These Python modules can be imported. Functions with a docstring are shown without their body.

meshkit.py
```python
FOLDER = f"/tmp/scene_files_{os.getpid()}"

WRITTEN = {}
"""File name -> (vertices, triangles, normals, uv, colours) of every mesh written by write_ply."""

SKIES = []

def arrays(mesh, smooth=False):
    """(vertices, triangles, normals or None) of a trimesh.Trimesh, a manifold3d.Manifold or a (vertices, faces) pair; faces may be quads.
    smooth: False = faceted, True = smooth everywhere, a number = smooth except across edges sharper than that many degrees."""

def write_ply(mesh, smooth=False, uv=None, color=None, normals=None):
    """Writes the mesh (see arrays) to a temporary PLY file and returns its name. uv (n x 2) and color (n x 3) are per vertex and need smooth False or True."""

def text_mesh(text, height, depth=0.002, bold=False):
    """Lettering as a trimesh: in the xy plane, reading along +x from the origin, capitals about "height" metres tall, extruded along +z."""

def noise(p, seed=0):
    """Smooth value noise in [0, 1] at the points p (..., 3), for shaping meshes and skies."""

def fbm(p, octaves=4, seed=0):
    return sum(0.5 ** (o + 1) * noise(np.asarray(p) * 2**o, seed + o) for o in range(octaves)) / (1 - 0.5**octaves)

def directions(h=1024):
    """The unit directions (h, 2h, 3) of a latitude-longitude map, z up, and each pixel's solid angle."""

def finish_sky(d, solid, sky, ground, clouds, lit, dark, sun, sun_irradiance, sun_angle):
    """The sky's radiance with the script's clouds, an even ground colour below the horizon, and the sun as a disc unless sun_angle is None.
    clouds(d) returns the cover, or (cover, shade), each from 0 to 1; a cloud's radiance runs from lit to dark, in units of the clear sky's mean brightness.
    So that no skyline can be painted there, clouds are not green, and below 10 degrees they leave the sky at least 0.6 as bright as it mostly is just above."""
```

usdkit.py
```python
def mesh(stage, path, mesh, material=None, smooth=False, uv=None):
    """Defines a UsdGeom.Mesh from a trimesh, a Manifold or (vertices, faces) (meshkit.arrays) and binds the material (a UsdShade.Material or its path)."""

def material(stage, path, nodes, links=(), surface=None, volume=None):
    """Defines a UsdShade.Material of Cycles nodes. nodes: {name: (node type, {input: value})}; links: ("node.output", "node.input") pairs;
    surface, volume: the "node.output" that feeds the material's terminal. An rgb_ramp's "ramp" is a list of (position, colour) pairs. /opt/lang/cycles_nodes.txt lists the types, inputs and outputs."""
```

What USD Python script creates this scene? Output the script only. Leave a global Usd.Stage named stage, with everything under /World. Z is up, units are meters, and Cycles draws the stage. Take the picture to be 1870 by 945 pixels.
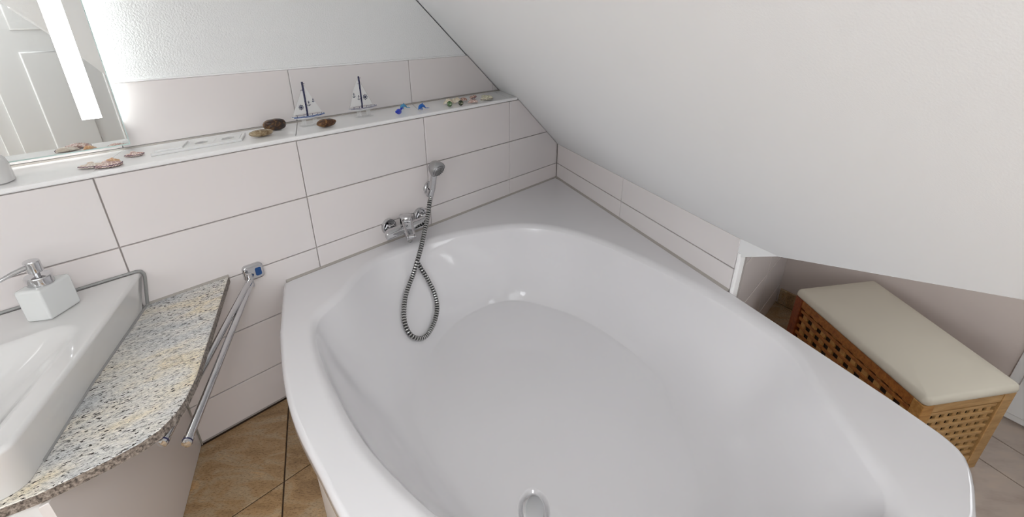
import math, numpy as np, trimesh, usdkit, meshkit
from shapely.geometry import Polygon, box as sbox, LineString, Point
from shapely import affinity
from scipy.interpolate import CubicSpline, PchipInterpolator
from pxr import Usd, UsdGeom, UsdLux, Gf, Sdf, UsdShade

stage = Usd.Stage.CreateInMemory()
UsdGeom.SetStageUpAxis(stage, UsdGeom.Tokens.z)
UsdGeom.SetStageMetersPerUnit(stage, 1.0)
UsdGeom.Xform.Define(stage, '/World')
UsdGeom.Scope.Define(stage, '/World/Looks')

# ------------------------------------------------------------------ camera, light levels, exposure
EXPOSURE = 0.10
FILL_LAMP = 20.0          # glow of the unseen ceiling light added as fill
FILL_WINDOW = (2.0, 3.4, 6.0)   # unseen windows added for fill light: wide one behind the camera, narrow one by the alcove, one on the left
STRIP = 3.5          # light strips of the mirror
HALO = 30.0          # strip behind the mirror
CAM_Z = 1.6014
cam = UsdGeom.Camera.Define(stage, '/World/camera')
cam.CreateHorizontalApertureAttr(36.0); cam.CreateVerticalApertureAttr(36.0 * 945 / 1870)
cam.CreateFocalLengthAttr(904.088 * 36.0 / 1870); cam.CreateClippingRangeAttr(Gf.Vec2f(0.01, 100))
cam.AddTranslateOp().Set(Gf.Vec3d(0, 0, CAM_Z)); cam.AddRotateXOp().Set(90 - 26.1495)
cam.CreateExposureAttr(EXPOSURE)

# ------------------------------------------------------------------ the room's two wall directions
# s runs along the long tiled wall, t out of that wall along the low attic wall (they meet at 60 degrees), z up
BASE = np.array([-0.8690, 2.0, 0.0])
U1 = np.array([0.6418, 0.7669, 0.0]); N1 = np.array([0.7669, -0.6418, 0.0])
U2 = np.array([0.3416, -0.9398, 0.0]); N2 = np.array([-0.9398, -0.3416, 0.0])
EX, EY, EZ = np.eye(3)
RIM = 0.571
CEIL = 2.35
SC = 1.842           # s of the low attic wall
def W(s, t, z=0.0): return BASE + s * U1 + t * U2 + z * EZ
def WXY(p): return [tuple(W(a, b)[:2]) for a, b in p]
def slope_z(s): return 0.81 + 0.80 * (SC - s)

# ------------------------------------------------------------------ mesh helpers
def cat(ms): return trimesh.util.concatenate([m for m in ms if m is not None])
def mk(v, f): return trimesh.Trimesh(np.asarray(v, float), np.asarray(f, int), process=False)

def earcut(poly):
    v, f = trimesh.creation.triangulate_polygon(poly, engine='earcut'); return np.asarray(v), np.asarray(f)

def ring_inset(p, d):
    p = np.asarray(p, float); a = np.roll(p, 1, 0); b = np.roll(p, -1, 0)
    e1 = p - a; e2 = b - p
    e1 /= np.linalg.norm(e1, axis=1)[:, None] + 1e-12; e2 /= np.linalg.norm(e2, axis=1)[:, None] + 1e-12
    n1 = np.stack([-e1[:, 1], e1[:, 0]], 1); n2 = np.stack([-e2[:, 1], e2[:, 0]], 1)
    m = n1 + n2; m /= np.maximum(0.35, (m * n1).sum(1))[:, None]
    return p + d * m

def slab(pts, O=(0, 0, 0), ex=EX, ey=EY, en=EZ, h=0.01, bev=0.0, steps=1, both=False, z0=0.0):
    """Extrudes the outline pts (given in the axes ex, ey at O) along en from z0 to z0+h; the edges of the far face (or of both) are rounded by bev."""
    pts = np.asarray(pts, float)
    if np.allclose(pts[0], pts[-1]): pts = pts[:-1]
    area = 0.5 * np.sum(pts[:, 0] * np.roll(pts[:, 1], -1) - np.roll(pts[:, 0], -1) * pts[:, 1])
    if area < 0: pts = pts[::-1]
    rings = []
    if bev > 0 and both:
        for k in range(steps + 1):
            a = math.pi / 2 * k / steps
            rings.append((ring_inset(pts, bev * (1 - math.sin(a))), z0 + bev * (1 - math.cos(a))))
    else: rings.append((pts, z0))
    if bev > 0:
        for k in range(steps + 1):
            a = math.pi / 2 * k / steps
            rings.append((ring_inset(pts, bev * (1 - math.cos(a))), z0 + h - bev + bev * math.sin(a)))
    else: rings.append((pts, z0 + h))
    n = len(pts); V = []; F = []
    for r, z in rings: V += [(x, y, z) for x, y in r]
    for k in range(len(rings) - 1):
        for i in range(n):
            a, b = k * n + i, k * n + (i + 1) % n
            F += [(a, b, b + n), (a, b + n, a + n)]
    V = np.array(V)
    def cap(k, flip):
        r = rings[k][0]; poly = Polygon(r)
        if n <= 4 or poly.convex_hull.area - poly.area < 1e-9: tri = [(0, i, i + 1) for i in range(1, n - 1)]
        else:
            v, f = earcut(poly); idx = [int(np.argmin(np.sum((r - q) ** 2, 1))) for q in v]; tri = [tuple(idx[j] for j in t) for t in f]
            fix = []
            for t in tri:
                q = r[list(t)]; s = (q[1, 0] - q[0, 0]) * (q[2, 1] - q[0, 1]) - (q[1, 1] - q[0, 1]) * (q[2, 0] - q[0, 0])
                fix.append(t if s > 0 else t[::-1])
            tri = fix
        for t in tri: F.append(tuple(k * n + j for j in (t[::-1] if flip else t)))
    cap(0, True); cap(len(rings) - 1, False)
    ex, ey, en = map(np.asarray, (ex, ey, en))
    P = np.asarray(O, float) + V[:, :1] * ex + V[:, 1:2] * ey + V[:, 2:] * en
    F = np.array(F)
    if np.dot(np.cross(ex, ey), en) < 0: F = F[:, ::-1]
    return mk(P, F)

def rrect(x0, y0, x1, y1, r, n=5):
    out = []
    for cx, cy, a0 in ((x1 - r, y0 + r, -90), (x1 - r, y1 - r, 0), (x0 + r, y1 - r, 90), (x0 + r, y0 + r, 180)):
        for k in range(n + 1):
            a = math.radians(a0 + 90 * k / n); out.append((cx + r * math.cos(a), cy + r * math.sin(a)))
    return out

def rpoly(pts, r, n=4):
    p = Polygon(pts).buffer(-r, join_style=2).buffer(r, quad_segs=n)
    return list(p.exterior.coords)[:-1]

def circle(r, n=32, cx=0, cy=0, ry=None):
    a = np.arange(n) * 2 * np.pi / n
    return np.stack([cx + r * np.cos(a), cy + (ry or r) * np.sin(a)], 1)

def frame_of(d, up=EZ):
    d = np.asarray(d, float); d = d / np.linalg.norm(d)
    if abs(d @ up) > 0.98: up = EX
    x = np.cross(up, d); x /= np.linalg.norm(x); y = np.cross(d, x)
    return x, y, d

def lathe(profile, O, axis, n=32, up=EZ, sx=1.0, sy=1.0):
    """profile: (radius, height along axis) pairs from bottom to top; closed at both ends."""
    x, y, d = frame_of(axis, up); a = np.arange(n) * 2 * np.pi / n; V = []; F = []
    for r, h in profile: V += [np.asarray(O) + h * d + r * (sx * math.cos(q) * x + sy * math.sin(q) * y) for q in a]
    m = len(profile)
    for k in range(m - 1):
        for i in range(n):
            p, q = k * n + i, k * n + (i + 1) % n
            F += [(p, q, q + n), (p, q + n, p + n)]
    V.append(np.asarray(O) + profile[0][1] * d); V.append(np.asarray(O) + profile[-1][1] * d)
    for i in range(n):
        F.append((len(V) - 2, (i + 1) % n, i)); F.append((len(V) - 1, (m - 1) * n + i, (m - 1) * n + (i + 1) % n))
    return mk(V, F)

def tube(P, r, sides=12, up=EZ):
    P = np.asarray(P, float); r = np.broadcast_to(r, (len(P),)).astype(float)
    T = np.gradient(P, axis=0); T /= np.linalg.norm(T, axis=1)[:, None] + 1e-12
    x = np.cross(up, T[0])
    if np.linalg.norm(x) < 1e-3: x = np.cross(EX, T[0])
    x /= np.linalg.norm(x); V = []; F = []; a = np.arange(sides) * 2 * np.pi / sides
    for k in range(len(P)):
        x = x - (x @ T[k]) * T[k]; x /= np.linalg.norm(x); y = np.cross(T[k], x)
        V += [P[k] + r[k] * (math.cos(q) * x + math.sin(q) * y) for q in a]
    for k in range(len(P) - 1):
        for i in range(sides):
            p, q = k * sides + i, k * sides + (i + 1) % sides
            F += [(p, q, q + sides), (p, q + sides, p + sides)]
    V += [P[0], P[-1]]; L = (len(P) - 1) * sides
    for i in range(sides):
        F.append((len(V) - 2, (i + 1) % sides, i)); F.append((len(V) - 1, L + i, L + (i + 1) % sides))
    return mk(V, F)

def spline(P, n, periodic=False):
    P = np.asarray(P, float)
    if periodic: P = np.vstack([P, P[:1]])
    d = np.r_[0, np.cumsum(np.linalg.norm(np.diff(P, axis=0), axis=1))]
    c = CubicSpline(d, P, bc_type='periodic' if periodic else 'natural')
    return c(np.linspace(0, d[-1], n, endpoint=not periodic))

def ball(c, r, n=3, scale=(1, 1, 1), axes=None):
    m = trimesh.creation.icosphere(n, 1.0); v = np.asarray(m.vertices) * np.asarray(scale) * r
    if axes is not None: v = v @ np.asarray(axes)
    f = np.asarray(m.faces)
    return mk(v + np.asarray(c), f)

def obox(s0, s1, t0, t1, z0, z1, bev=0.0, steps=2, rad=0.0):
    """A block whose sides follow the two wall directions."""
    p = WXY([(s0, t0), (s1, t0), (s1, t1), (s0, t1)])
    if rad: p = rpoly(p, rad)
    return slab(p, (0, 0, z0), h=z1 - z0, bev=bev, steps=steps, both=True)

def xyslab(pts, z0, z1, bev=0.0, steps=2): return slab(pts, (0, 0, z0), h=z1 - z0, bev=bev, steps=steps, both=True)

# ------------------------------------------------------------------ scene-tree helpers
USED = {}
LOC = {}
def path_for(name, parent):
    base = (str(parent) if parent is not None else '/World') + '/' + name
    k = USED.get(base, -1) + 1; USED[base] = k
    return base if k == 0 else f'{base}_{k:03d}'
def data(prim, label=None, category=None, group=None, kind=None):
    for k, v in (('label', label), ('category', category), ('group', group), ('kind', kind)):
        if v: prim.SetCustomDataByKey(k, v)
def thing(name, label, category, loc=(0, 0, 0), group=None, kind=None):
    p = path_for(name, None); x = UsdGeom.Xform.Define(stage, p); x.AddTranslateOp().Set(Gf.Vec3d(*map(float, loc)))
    data(x.GetPrim(), label, category, group, kind); LOC[p] = np.asarray(loc, float); return p
def part(name, mesh, m, parent, smooth=35, label=None, kind=None):
    p = path_for(name, parent); loc = LOC[parent]; LOC[p] = loc
    mesh = mk(np.asarray(mesh.vertices) - loc, mesh.faces)
    pr = usdkit.mesh(stage, p, mesh, M[m], smooth=smooth)
    data(pr.GetPrim(), label, None, None, kind); return p

# ------------------------------------------------------------------ materials
M = {}
def mat(name, nodes, links=(), surface='p.BSDF'):
    M[name] = usdkit.material(stage, '/World/Looks/' + name, nodes, links, surface=surface)
def plain(name, col, rough=0.4, metal=0.0, **kw):
    mat(name, {'p': ('principled_bsdf', {'base_color': col, 'roughness': rough, 'metallic': metal, **kw})})
def bumpy(name, col, rough, scale, dist, strength=0.5, detail=3.0, **kw):
    mat(name, {'g': ('geometry', {}), 'n': ('noise_texture', {'scale': scale, 'detail': detail}), 'b': ('bump', {'strength': strength, 'distance': dist}),
               'p': ('principled_bsdf', {'base_color': col, 'roughness': rough, **kw})},
        [('g.position', 'n.vector'), ('n.fac', 'b.height'), ('b.normal', 'p.normal')])

bumpy('plaster', (0.86, 0.86, 0.855), 0.9, 170, 0.0022, 0.8, 2.5)
bumpy('paint', (0.87, 0.87, 0.87), 0.85, 260, 0.0006, 0.35, 2.0)
for k, c in enumerate([(0.80, 0.752, 0.740), (0.79, 0.747, 0.737), (0.81, 0.758, 0.745)]):
    bumpy(f'wall_tile_{k}', c, 0.24, 40, 0.0003, 0.06, 1.0, specular_ior_level=0.4)
plain('ledge_tile', (0.93, 0.92, 0.915), 0.2)
plain('grout', (0.44, 0.40, 0.38), 0.9)
plain('sealant', (0.42, 0.385, 0.35), 0.6)
plain('sealant_grey', (0.33, 0.33, 0.32), 0.5)
plain('dark_gap', (0.05, 0.035, 0.025), 0.9)
plain('acrylic', (0.78, 0.766, 0.778), 0.08, coat_weight=0.3, coat_roughness=0.03)
plain('ceramic', (0.74, 0.73, 0.72), 0.08, coat_weight=0.3, coat_roughness=0.03)
plain('dispenser_white', (0.72, 0.73, 0.72), 0.15)
plain('white_lacquer', (0.80, 0.755, 0.735), 0.35)
plain('white_door', (0.82, 0.82, 0.81), 0.4)
plain('white_plastic', (0.83, 0.83, 0.82), 0.25)
plain('shadow_hole', (0.10, 0.08, 0.06), 0.5)
plain('shaded_socket_well', (0.62, 0.61, 0.59), 0.4)  # white plastic greyed: shade of the recess put into the colour
plain('chrome', (0.60, 0.60, 0.61), 0.05, 1.0)
plain('plug_chrome', (0.80, 0.81, 0.82), 0.12, 1.0)
plain('chrome_satin', (0.46, 0.46, 0.465), 0.2, 1.0)
plain('hose_metal', (0.52, 0.52, 0.51), 0.16, 1.0)
plain('hose_dark', (0.03, 0.03, 0.03), 0.5)
plain('rubber', (0.12, 0.12, 0.12), 0.5)
plain('blue_reflection', (0.012, 0.07, 0.24), 0.3)  # blue of a reflection, painted as a patch
plain('mirror', (0.95, 0.97, 0.96), 0.0, 1.0)
plain('glass_edge', (0.62, 0.78, 0.74), 0.15)
plain('alu', (0.55, 0.55, 0.54), 0.35, 1.0)
plain('navy', (0.012, 0.012, 0.06), 0.4)
plain('hull_white', (0.80, 0.80, 0.80), 0.4)
plain('hull_blue', (0.03, 0.09, 0.30), 0.4)
plain('hull_grey', (0.30, 0.28, 0.36), 0.4)
plain('print_ink', (0.03, 0.035, 0.09), 0.6)
plain('string', (0.55, 0.53, 0.50), 0.8)
mat('sailcloth', {'d': ('diffuse_bsdf', {'color': (0.88, 0.87, 0.86)}), 't': ('translucent_bsdf', {'color': (0.75, 0.74, 0.73)}), 'm': ('mix_closure', {'fac': 0.2})},
    [('d.BSDF', 'm.closure1'), ('t.BSDF', 'm.closure2')], surface='m.closure')
mat('clear_acrylic', {'t': ('transparent_bsdf', {'color': (0.98, 0.98, 0.98)}), 'g': ('principled_bsdf', {'base_color': (0.85, 0.85, 0.85), 'roughness': 0.1}), 'm': ('mix_closure', {'fac': 0.22})},
    [('t.BSDF', 'm.closure1'), ('g.BSDF', 'm.closure2')], surface='m.closure')
plain('glass_blue', (0.015, 0.16, 0.62), 0.1, transmission_weight=0.25)
plain('glass_deep_blue', (0.008, 0.035, 0.50), 0.1, transmission_weight=0.2)
plain('glass_light_blue', (0.10, 0.42, 0.72), 0.12, transmission_weight=0.4)
def emit(name, col, st): mat(name, {'e': ('emission', {'color': col, 'strength': st})}, surface='e.emission')
emit('strip_glow', (1.0, 1.0, 0.985), STRIP)
emit('halo_glow', (0.93, 1.0, 0.985), HALO)
for k in range(3): emit(f'fill_window_glow_{k + 1}', (0.955, 0.978, 1.0), FILL_WINDOW[k])
emit('fill_lamp_glow', (0.97, 0.985, 1.0), FILL_LAMP)

# floor tile: mottled brown stoneware
for k, tint in enumerate([1.0, 0.92, 1.08]):
    mat(f'floor_tile_{k}', {'g': ('geometry', {}),
        'mp': ('mapping', {'rotation': (0, 0, 0.35 + k), 'scale': (1.0, 2.2, 1.0), 'location': (k * 3.1, k * 1.7, 0)}),
        'n1': ('noise_texture', {'scale': 5.0, 'detail': 5.0, 'roughness': 0.6, 'distortion': 0.8}),
        'r1': ('rgb_ramp', {'ramp': [(0.30, (0.29 * tint, 0.175 * tint, 0.080 * tint)), (0.47, (0.43 * tint, 0.275 * tint, 0.135 * tint)), (0.57, (0.45 * tint, 0.335 * tint, 0.205 * tint)), (0.70, (0.58 * tint, 0.355 * tint, 0.165 * tint))]}),
        'n2': ('noise_texture', {'scale': 90.0, 'detail': 3.0, 'roughness': 0.7}),
        'r2': ('rgb_ramp', {'ramp': [(0.36, (0.55, 0.5, 0.45)), (0.5, (1, 1, 1)), (0.64, (1.0, 1.0, 1.0)), (0.74, (1.7, 1.6, 1.45))]}),
        'mx': ('mix', {'mix_type': 'multiply', 'fac': 0.8}),
        'b': ('bump', {'strength': 0.25, 'distance': 0.001}),
        'p': ('principled_bsdf', {'roughness': 0.28, 'specular_ior_level': 0.7})},
        [('g.position', 'mp.vector'), ('mp.vector', 'n1.vector'), ('n1.fac', 'r1.fac'), ('mp.vector', 'n2.vector'), ('n2.fac', 'r2.fac'), ('r1.color', 'mx.color1'), ('r2.color', 'mx.color2'),
         ('mx.color', 'p.base_color'), ('n2.fac', 'b.height'), ('b.normal', 'p.normal')])
mat('floor_tile_3', {'g': ('geometry', {}), 'mp': ('mapping', {'rotation': (0, 0, 0.8), 'scale': (1.0, 2.0, 1.0)}),
    'n1': ('noise_texture', {'scale': 6.0, 'detail': 5.0, 'roughness': 0.6}), 'r1': ('rgb_ramp', {'ramp': [(0.32, (0.46, 0.37, 0.31)), (0.52, (0.56, 0.475, 0.41)), (0.70, (0.62, 0.51, 0.42))]}),
    'p': ('principled_bsdf', {'roughness': 0.25, 'specular_ior_level': 0.7})}, [('g.position', 'mp.vector'), ('mp.vector', 'n1.vector'), ('n1.fac', 'r1.fac'), ('r1.color', 'p.base_color')])  # same brown tile made paler: sheen on the right floor put into colour
plain('floor_grout', (0.060, 0.035, 0.020), 0.9)
# granite: cream and grey ground with dark elongated flecks
mat('granite', {'g': ('geometry', {}), 'mp': ('mapping', {'mapping_type': 'texture', 'rotation': (0, 0, 0.75), 'scale': (1.7, 0.8, 1.0)}),
    'big': ('noise_texture', {'scale': 6.0, 'detail': 3.0, 'roughness': 0.55}), 'rb': ('rgb_ramp', {'ramp': [(0.34, (0.62, 0.63, 0.63)), (0.46, (0.76, 0.74, 0.70)), (0.54, (0.82, 0.77, 0.68)), (0.62, (0.84, 0.74, 0.56)), (0.70, (0.82, 0.76, 0.67))]}),
    'fine': ('noise_texture', {'scale': 170.0, 'detail': 3.0, 'roughness': 0.7}), 'rf': ('rgb_ramp', {'ramp': [(0.34, (0.28, 0.28, 0.29)), (0.46, (0.85, 0.85, 0.85)), (0.62, (1.08, 1.08, 1.08)), (0.70, (1.35, 1.33, 1.28))]}),
    'mx': ('mix', {'mix_type': 'multiply', 'fac': 1.0}),
    'dens': ('noise_texture', {'scale': 4.0, 'detail': 2.0}),
    'dark': ('noise_texture', {'scale': 145.0, 'detail': 2.0, 'roughness': 0.5}),
    'ad': ('math', {'math_type': 'multiply_add', 'value2': 0.12}),
    'rd': ('rgb_ramp', {'ramp': [(0.0, (0, 0, 0)), (0.695, (0, 0, 0)), (0.718, (1, 1, 1)), (1.0, (1, 1, 1))]}),
    'md': ('mix', {'mix_type': 'mix', 'color2': (0.05, 0.042, 0.035)}),
    'p': ('principled_bsdf', {'roughness': 0.16, 'specular_ior_level': 0.5})},
    [('g.position', 'mp.vector'), ('mp.vector', 'big.vector'), ('big.fac', 'rb.fac'), ('mp.vector', 'fine.vector'), ('fine.fac', 'rf.fac'), ('rb.color', 'mx.color1'), ('rf.color', 'mx.color2'),
     ('g.position', 'dens.vector'), ('mp.vector', 'dark.vector'), ('dens.fac', 'ad.value1'), ('dark.fac', 'ad.value3'), ('ad.value', 'rd.fac'), ('rd.color', 'md.fac'), ('mx.color', 'md.color1'), ('md.color', 'p.base_color')])
mat('granite_edge', {'g': ('geometry', {}), 'fine': ('noise_texture', {'scale': 120.0, 'detail': 3.0, 'roughness': 0.7}),
    'rf': ('rgb_ramp', {'ramp': [(0.36, (0.05, 0.04, 0.035)), (0.48, (0.20, 0.165, 0.14)), (0.60, (0.34, 0.29, 0.25)), (0.70, (0.5, 0.44, 0.38))]}),
    'p': ('principled_bsdf', {'roughness': 0.45})}, [('g.position', 'fine.vector'), ('fine.fac', 'rf.fac'), ('rf.color', 'p.base_color')])
# wood: solid, oiled, one wood whose lit and shaded sides are put into colour
def wood(name, c0, c1, rot, sc=(2.0, 26.0, 26.0)):
    mat(name, {'g': ('texture_coordinate', {}), 'mp': ('mapping', {'rotation': rot, 'scale': sc}), 'n': ('noise_texture', {'scale': 2.2, 'detail': 4.0, 'roughness': 0.6, 'distortion': 0.5}),
        'r': ('rgb_ramp', {'ramp': [(0.33, c0), (0.66, c1)]}), 'p': ('principled_bsdf', {'roughness': 0.42})},
        [('g.object', 'mp.vector'), ('mp.vector', 'n.vector'), ('n.fac', 'r.fac'), ('r.color', 'p.base_color')])
wood('wood_long', (0.24, 0.072, 0.013), (0.44, 0.165, 0.034), (0, 0, 1.57))
wood('wood_post', (0.40, 0.18, 0.045), (0.58, 0.31, 0.10), (0, 1.57, 0))
wood('wood_end_lit', (0.44, 0.25, 0.095), (0.60, 0.37, 0.16), (0, 0, 0))
wood('wood_shaded', (0.17, 0.035, 0.010), (0.30, 0.075, 0.018), (0, 1.57, 0))
bumpy('cushion', (0.66, 0.61, 0.51), 0.85, 900, 0.0003, 0.3, 2.0)
plain('box_inside_shade', (0.05, 0.03, 0.018), 0.9)  # darkness of the hollow box put into the colour
def stone(name, a, b, c, scale, rough=0.2):
    mat(name, {'g': ('texture_coordinate', {}), 'mp': ('mapping', {'scale': (1, 1.3, 1.6), 'rotation': (0.3, 0.2, 0.6)}), 'n': ('noise_texture', {'scale': scale, 'detail': 5.0, 'roughness': 0.65, 'distortion': 1.2}),
        'r': ('rgb_ramp', {'ramp': [(0.35, a), (0.5, b), (0.66, c)]}), 'p': ('principled_bsdf', {'roughness': rough})},
        [('g.object', 'mp.vector'), ('mp.vector', 'n.vector'), ('n.fac', 'r.fac'), ('r.color', 'p.base_color')])
stone('stone_dark', (0.012, 0.006, 0.004), (0.038, 0.015, 0.008), (0.20, 0.10, 0.03), 20)
stone('stone_olive', (0.09, 0.045, 0.018), (0.28, 0.20, 0.11), (0.40, 0.33, 0.22), 22)
stone('stone_tiger', (0.022, 0.008, 0.004), (0.085, 0.032, 0.010), (0.30, 0.14, 0.04), 20)
stone('marble_green', (0.015, 0.07, 0.03), (0.10, 0.19, 0.07), (0.55, 0.60, 0.45), 45, 0.08)
stone('marble_dark', (0.008, 0.02, 0.012), (0.035, 0.055, 0.03), (0.42, 0.38, 0.25), 45, 0.08)
def shellmat(name, a, b, scale=60.0):
    mat(name, {'at': ('attribute', {'attribute': 'displayColor'}), 'g': ('texture_coordinate', {}), 'n': ('noise_texture', {'scale': scale, 'detail': 2.0}),
        'r': ('rgb_ramp', {'ramp': [(0.42, a), (0.58, b)]}), 'p': ('principled_bsdf', {'roughness': 0.5})},
        [('g.object', 'n.vector'), ('n.fac', 'r.fac'), ('r.color', 'p.base_color')])
shellmat('shell_pale', (0.72, 0.60, 0.50), (0.80, 0.72, 0.64))
shellmat('shell_pink', (0.50, 0.30, 0.26), (0.80, 0.66, 0.60), 90)
shellmat('shell_orange', (0.62, 0.33, 0.16), (0.74, 0.50, 0.32))
shellmat('shell_cream', (0.72, 0.62, 0.46), (0.82, 0.75, 0.62))
shellmat('shell_greenish', (0.45, 0.43, 0.30), (0.74, 0.70, 0.56), 140)
shellmat('shell_brown', (0.28, 0.13, 0.10), (0.62, 0.44, 0.37), 110)
plain('shell_rim', (0.16, 0.10, 0.14), 0.5)

# ================================================================== THE SETTING
COLS = [-2.0, -1.335, -0.6688, 0.0, 0.6702, 1.334, SC]
ROWS = [0.012, 0.1954, 0.4350, 0.6741, 0.9110, 1.1485]
G = 0.0022           # half a joint
TT = 0.008           # how far the tiles stand proud of the joint bed
def tiles_on(parent, polys, O, ex, ey, en, name='tile', mats=('wall_tile_0', 'wall_tile_1', 'wall_tile_2'), h=TT, bev=0.0016):
    for k, p in enumerate(polys):
        c = list(p.exterior.coords)[:-1]
        part(name, slab(c, O, ex, ey, en, h=h, bev=bev), mats[(k * 7 + k // 3) % len(mats)], parent, smooth=False)
def grid(cols, rows, clip=None, g=G):
    out = []
    for j in range(len(rows) - 1):
        for i in range(len(cols) - 1):
            p = sbox(cols[i] + g, rows[j] + g, cols[i + 1] - g, rows[j + 1] - g)
            if clip is not None: p = p.intersection(clip)
            if p.is_empty or p.area < 1e-4 or p.geom_type != 'Polygon': continue
            out.append(p)
    return out

# ---- long tiled wall (with its ledge and the upper wall behind it)
wb = thing('wall_back', 'long wall of large pale pinkish tiles with a tiled ledge under white plaster', 'wall', W(0, 0), kind='structure')
under = Polygon([(-2.1, -0.1), (SC, -0.1), (SC, slope_z(SC) - 0.002), (SC - 0.5, slope_z(SC - 0.5) - 0.002), (SC - 0.5, 3), (-2.1, 3)])
# joint bed: a block from the tile backs to the upper wall
bed = Polygon([(-2.02, 0), (SC + 0.08, 0), (SC + 0.08, 0.77), (1.40, 1.157), (-2.02, 1.157)])
def s_prism(poly, t0, t1):
    """An outline in (s, z) carried along the direction of the low wall from t0 to t1."""
    return slab(list(poly.exterior.coords)[:-1], W(0, t0), U1, EZ, U2, h=t1 - t0)
part('joint_bed', s_prism(bed, -0.318, -TT / 0.865), 'grout', wb, smooth=False)
tl = grid(COLS, ROWS, under)
keep = [p for p in tl if not (p.bounds[3] < 0.5 and p.bounds[0] > -0.05)]
# tile faces lie at t = 0
tiles_on(wb, keep, W(0, 0) - N1 * TT, U1, EZ, N1)
# ledge
for a, b in zip(COLS[:-1], COLS[1:]):
    b2 = min(b, 1.405)
    if a > 1.3: a, b2 = 1.334, 1.405
    if abs(b) < 1e-6:      # this one is cut out for the socket wells
        q = Polygon(WXY([(a + 0.0012, -0.316), (b2 - 0.0012, -0.316), (b2 - 0.0012, -0.014), (a + 0.0012, -0.014)]))
        for sc in (-0.378, -0.282): q = q.difference(Point(*W(sc, -0.160)[:2]).buffer(0.0255, quad_segs=10))
        m = trimesh.creation.extrude_polygon(q, 0.0075, engine='earcut'); m.apply_translation([0, 0, 1.1575]); part('ledge_tile', m, 'ledge_tile', wb, smooth=False); continue
    part('ledge_tile', slab(WXY([(a + 0.0012, -0.316), (b2 - 0.0012, -0.316), (b2 - 0.0012, -0.014), (a + 0.0012, -0.014)]), (0, 0, 1.1575), h=0.0075, bev=0.0012), 'ledge_tile', wb, smooth=False)
prof = [(-0.0135, 1.1500), (0.0015, 1.1500), (0.0042, 1.1535), (0.0042, 1.1590), (0.0005, 1.1638), (-0.0045, 1.1652), (-0.0135, 1.1652)]
part('ledge_edge_trim', slab([(x, y) for x, y in prof], W(-2.0, 0), N1, EZ, U1, h=3.40), 'ledge_tile', wb)
# upper wall
UT = -0.318
up_clip = Polygon([(-2.1, 1.0), (1.42, 1.0), (1.42, slope_z(1.42) - 0.004), (-0.08, slope_z(-0.08) - 0.004), (-2.1, slope_z(-0.08) - 0.004)])
pl = sbox(-2.02, 1.0, 1.45, CEIL).intersection(up_clip)
part('plaster', slab(list(pl.exterior.coords)[:-1], W(0, UT) - N1 * 0.04, U1, EZ, N1, h=0.032), 'plaster', wb, smooth=False)
tiles_on(wb, grid(COLS, [1.169, 1.392], up_clip), W(0, UT) - N1 * TT, U1, EZ, N1, name='upper_tile', h=TT)
part('tile_edge_trim', slab([(-0.008, 1.3905), (0.0012, 1.3905), (0.0012, 1.3965), (-0.008, 1.3965)], W(-2.0, UT), N1, EZ, U1, h=3.092), 'ledge_tile', wb, smooth=False)
part('sealant_joint', slab([(0, 1.1645), (0.006, 1.1645), (0, 1.1705)], W(-2.0, UT), N1, EZ, U1, h=3.41), 'sealant', wb, smooth=False)
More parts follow.
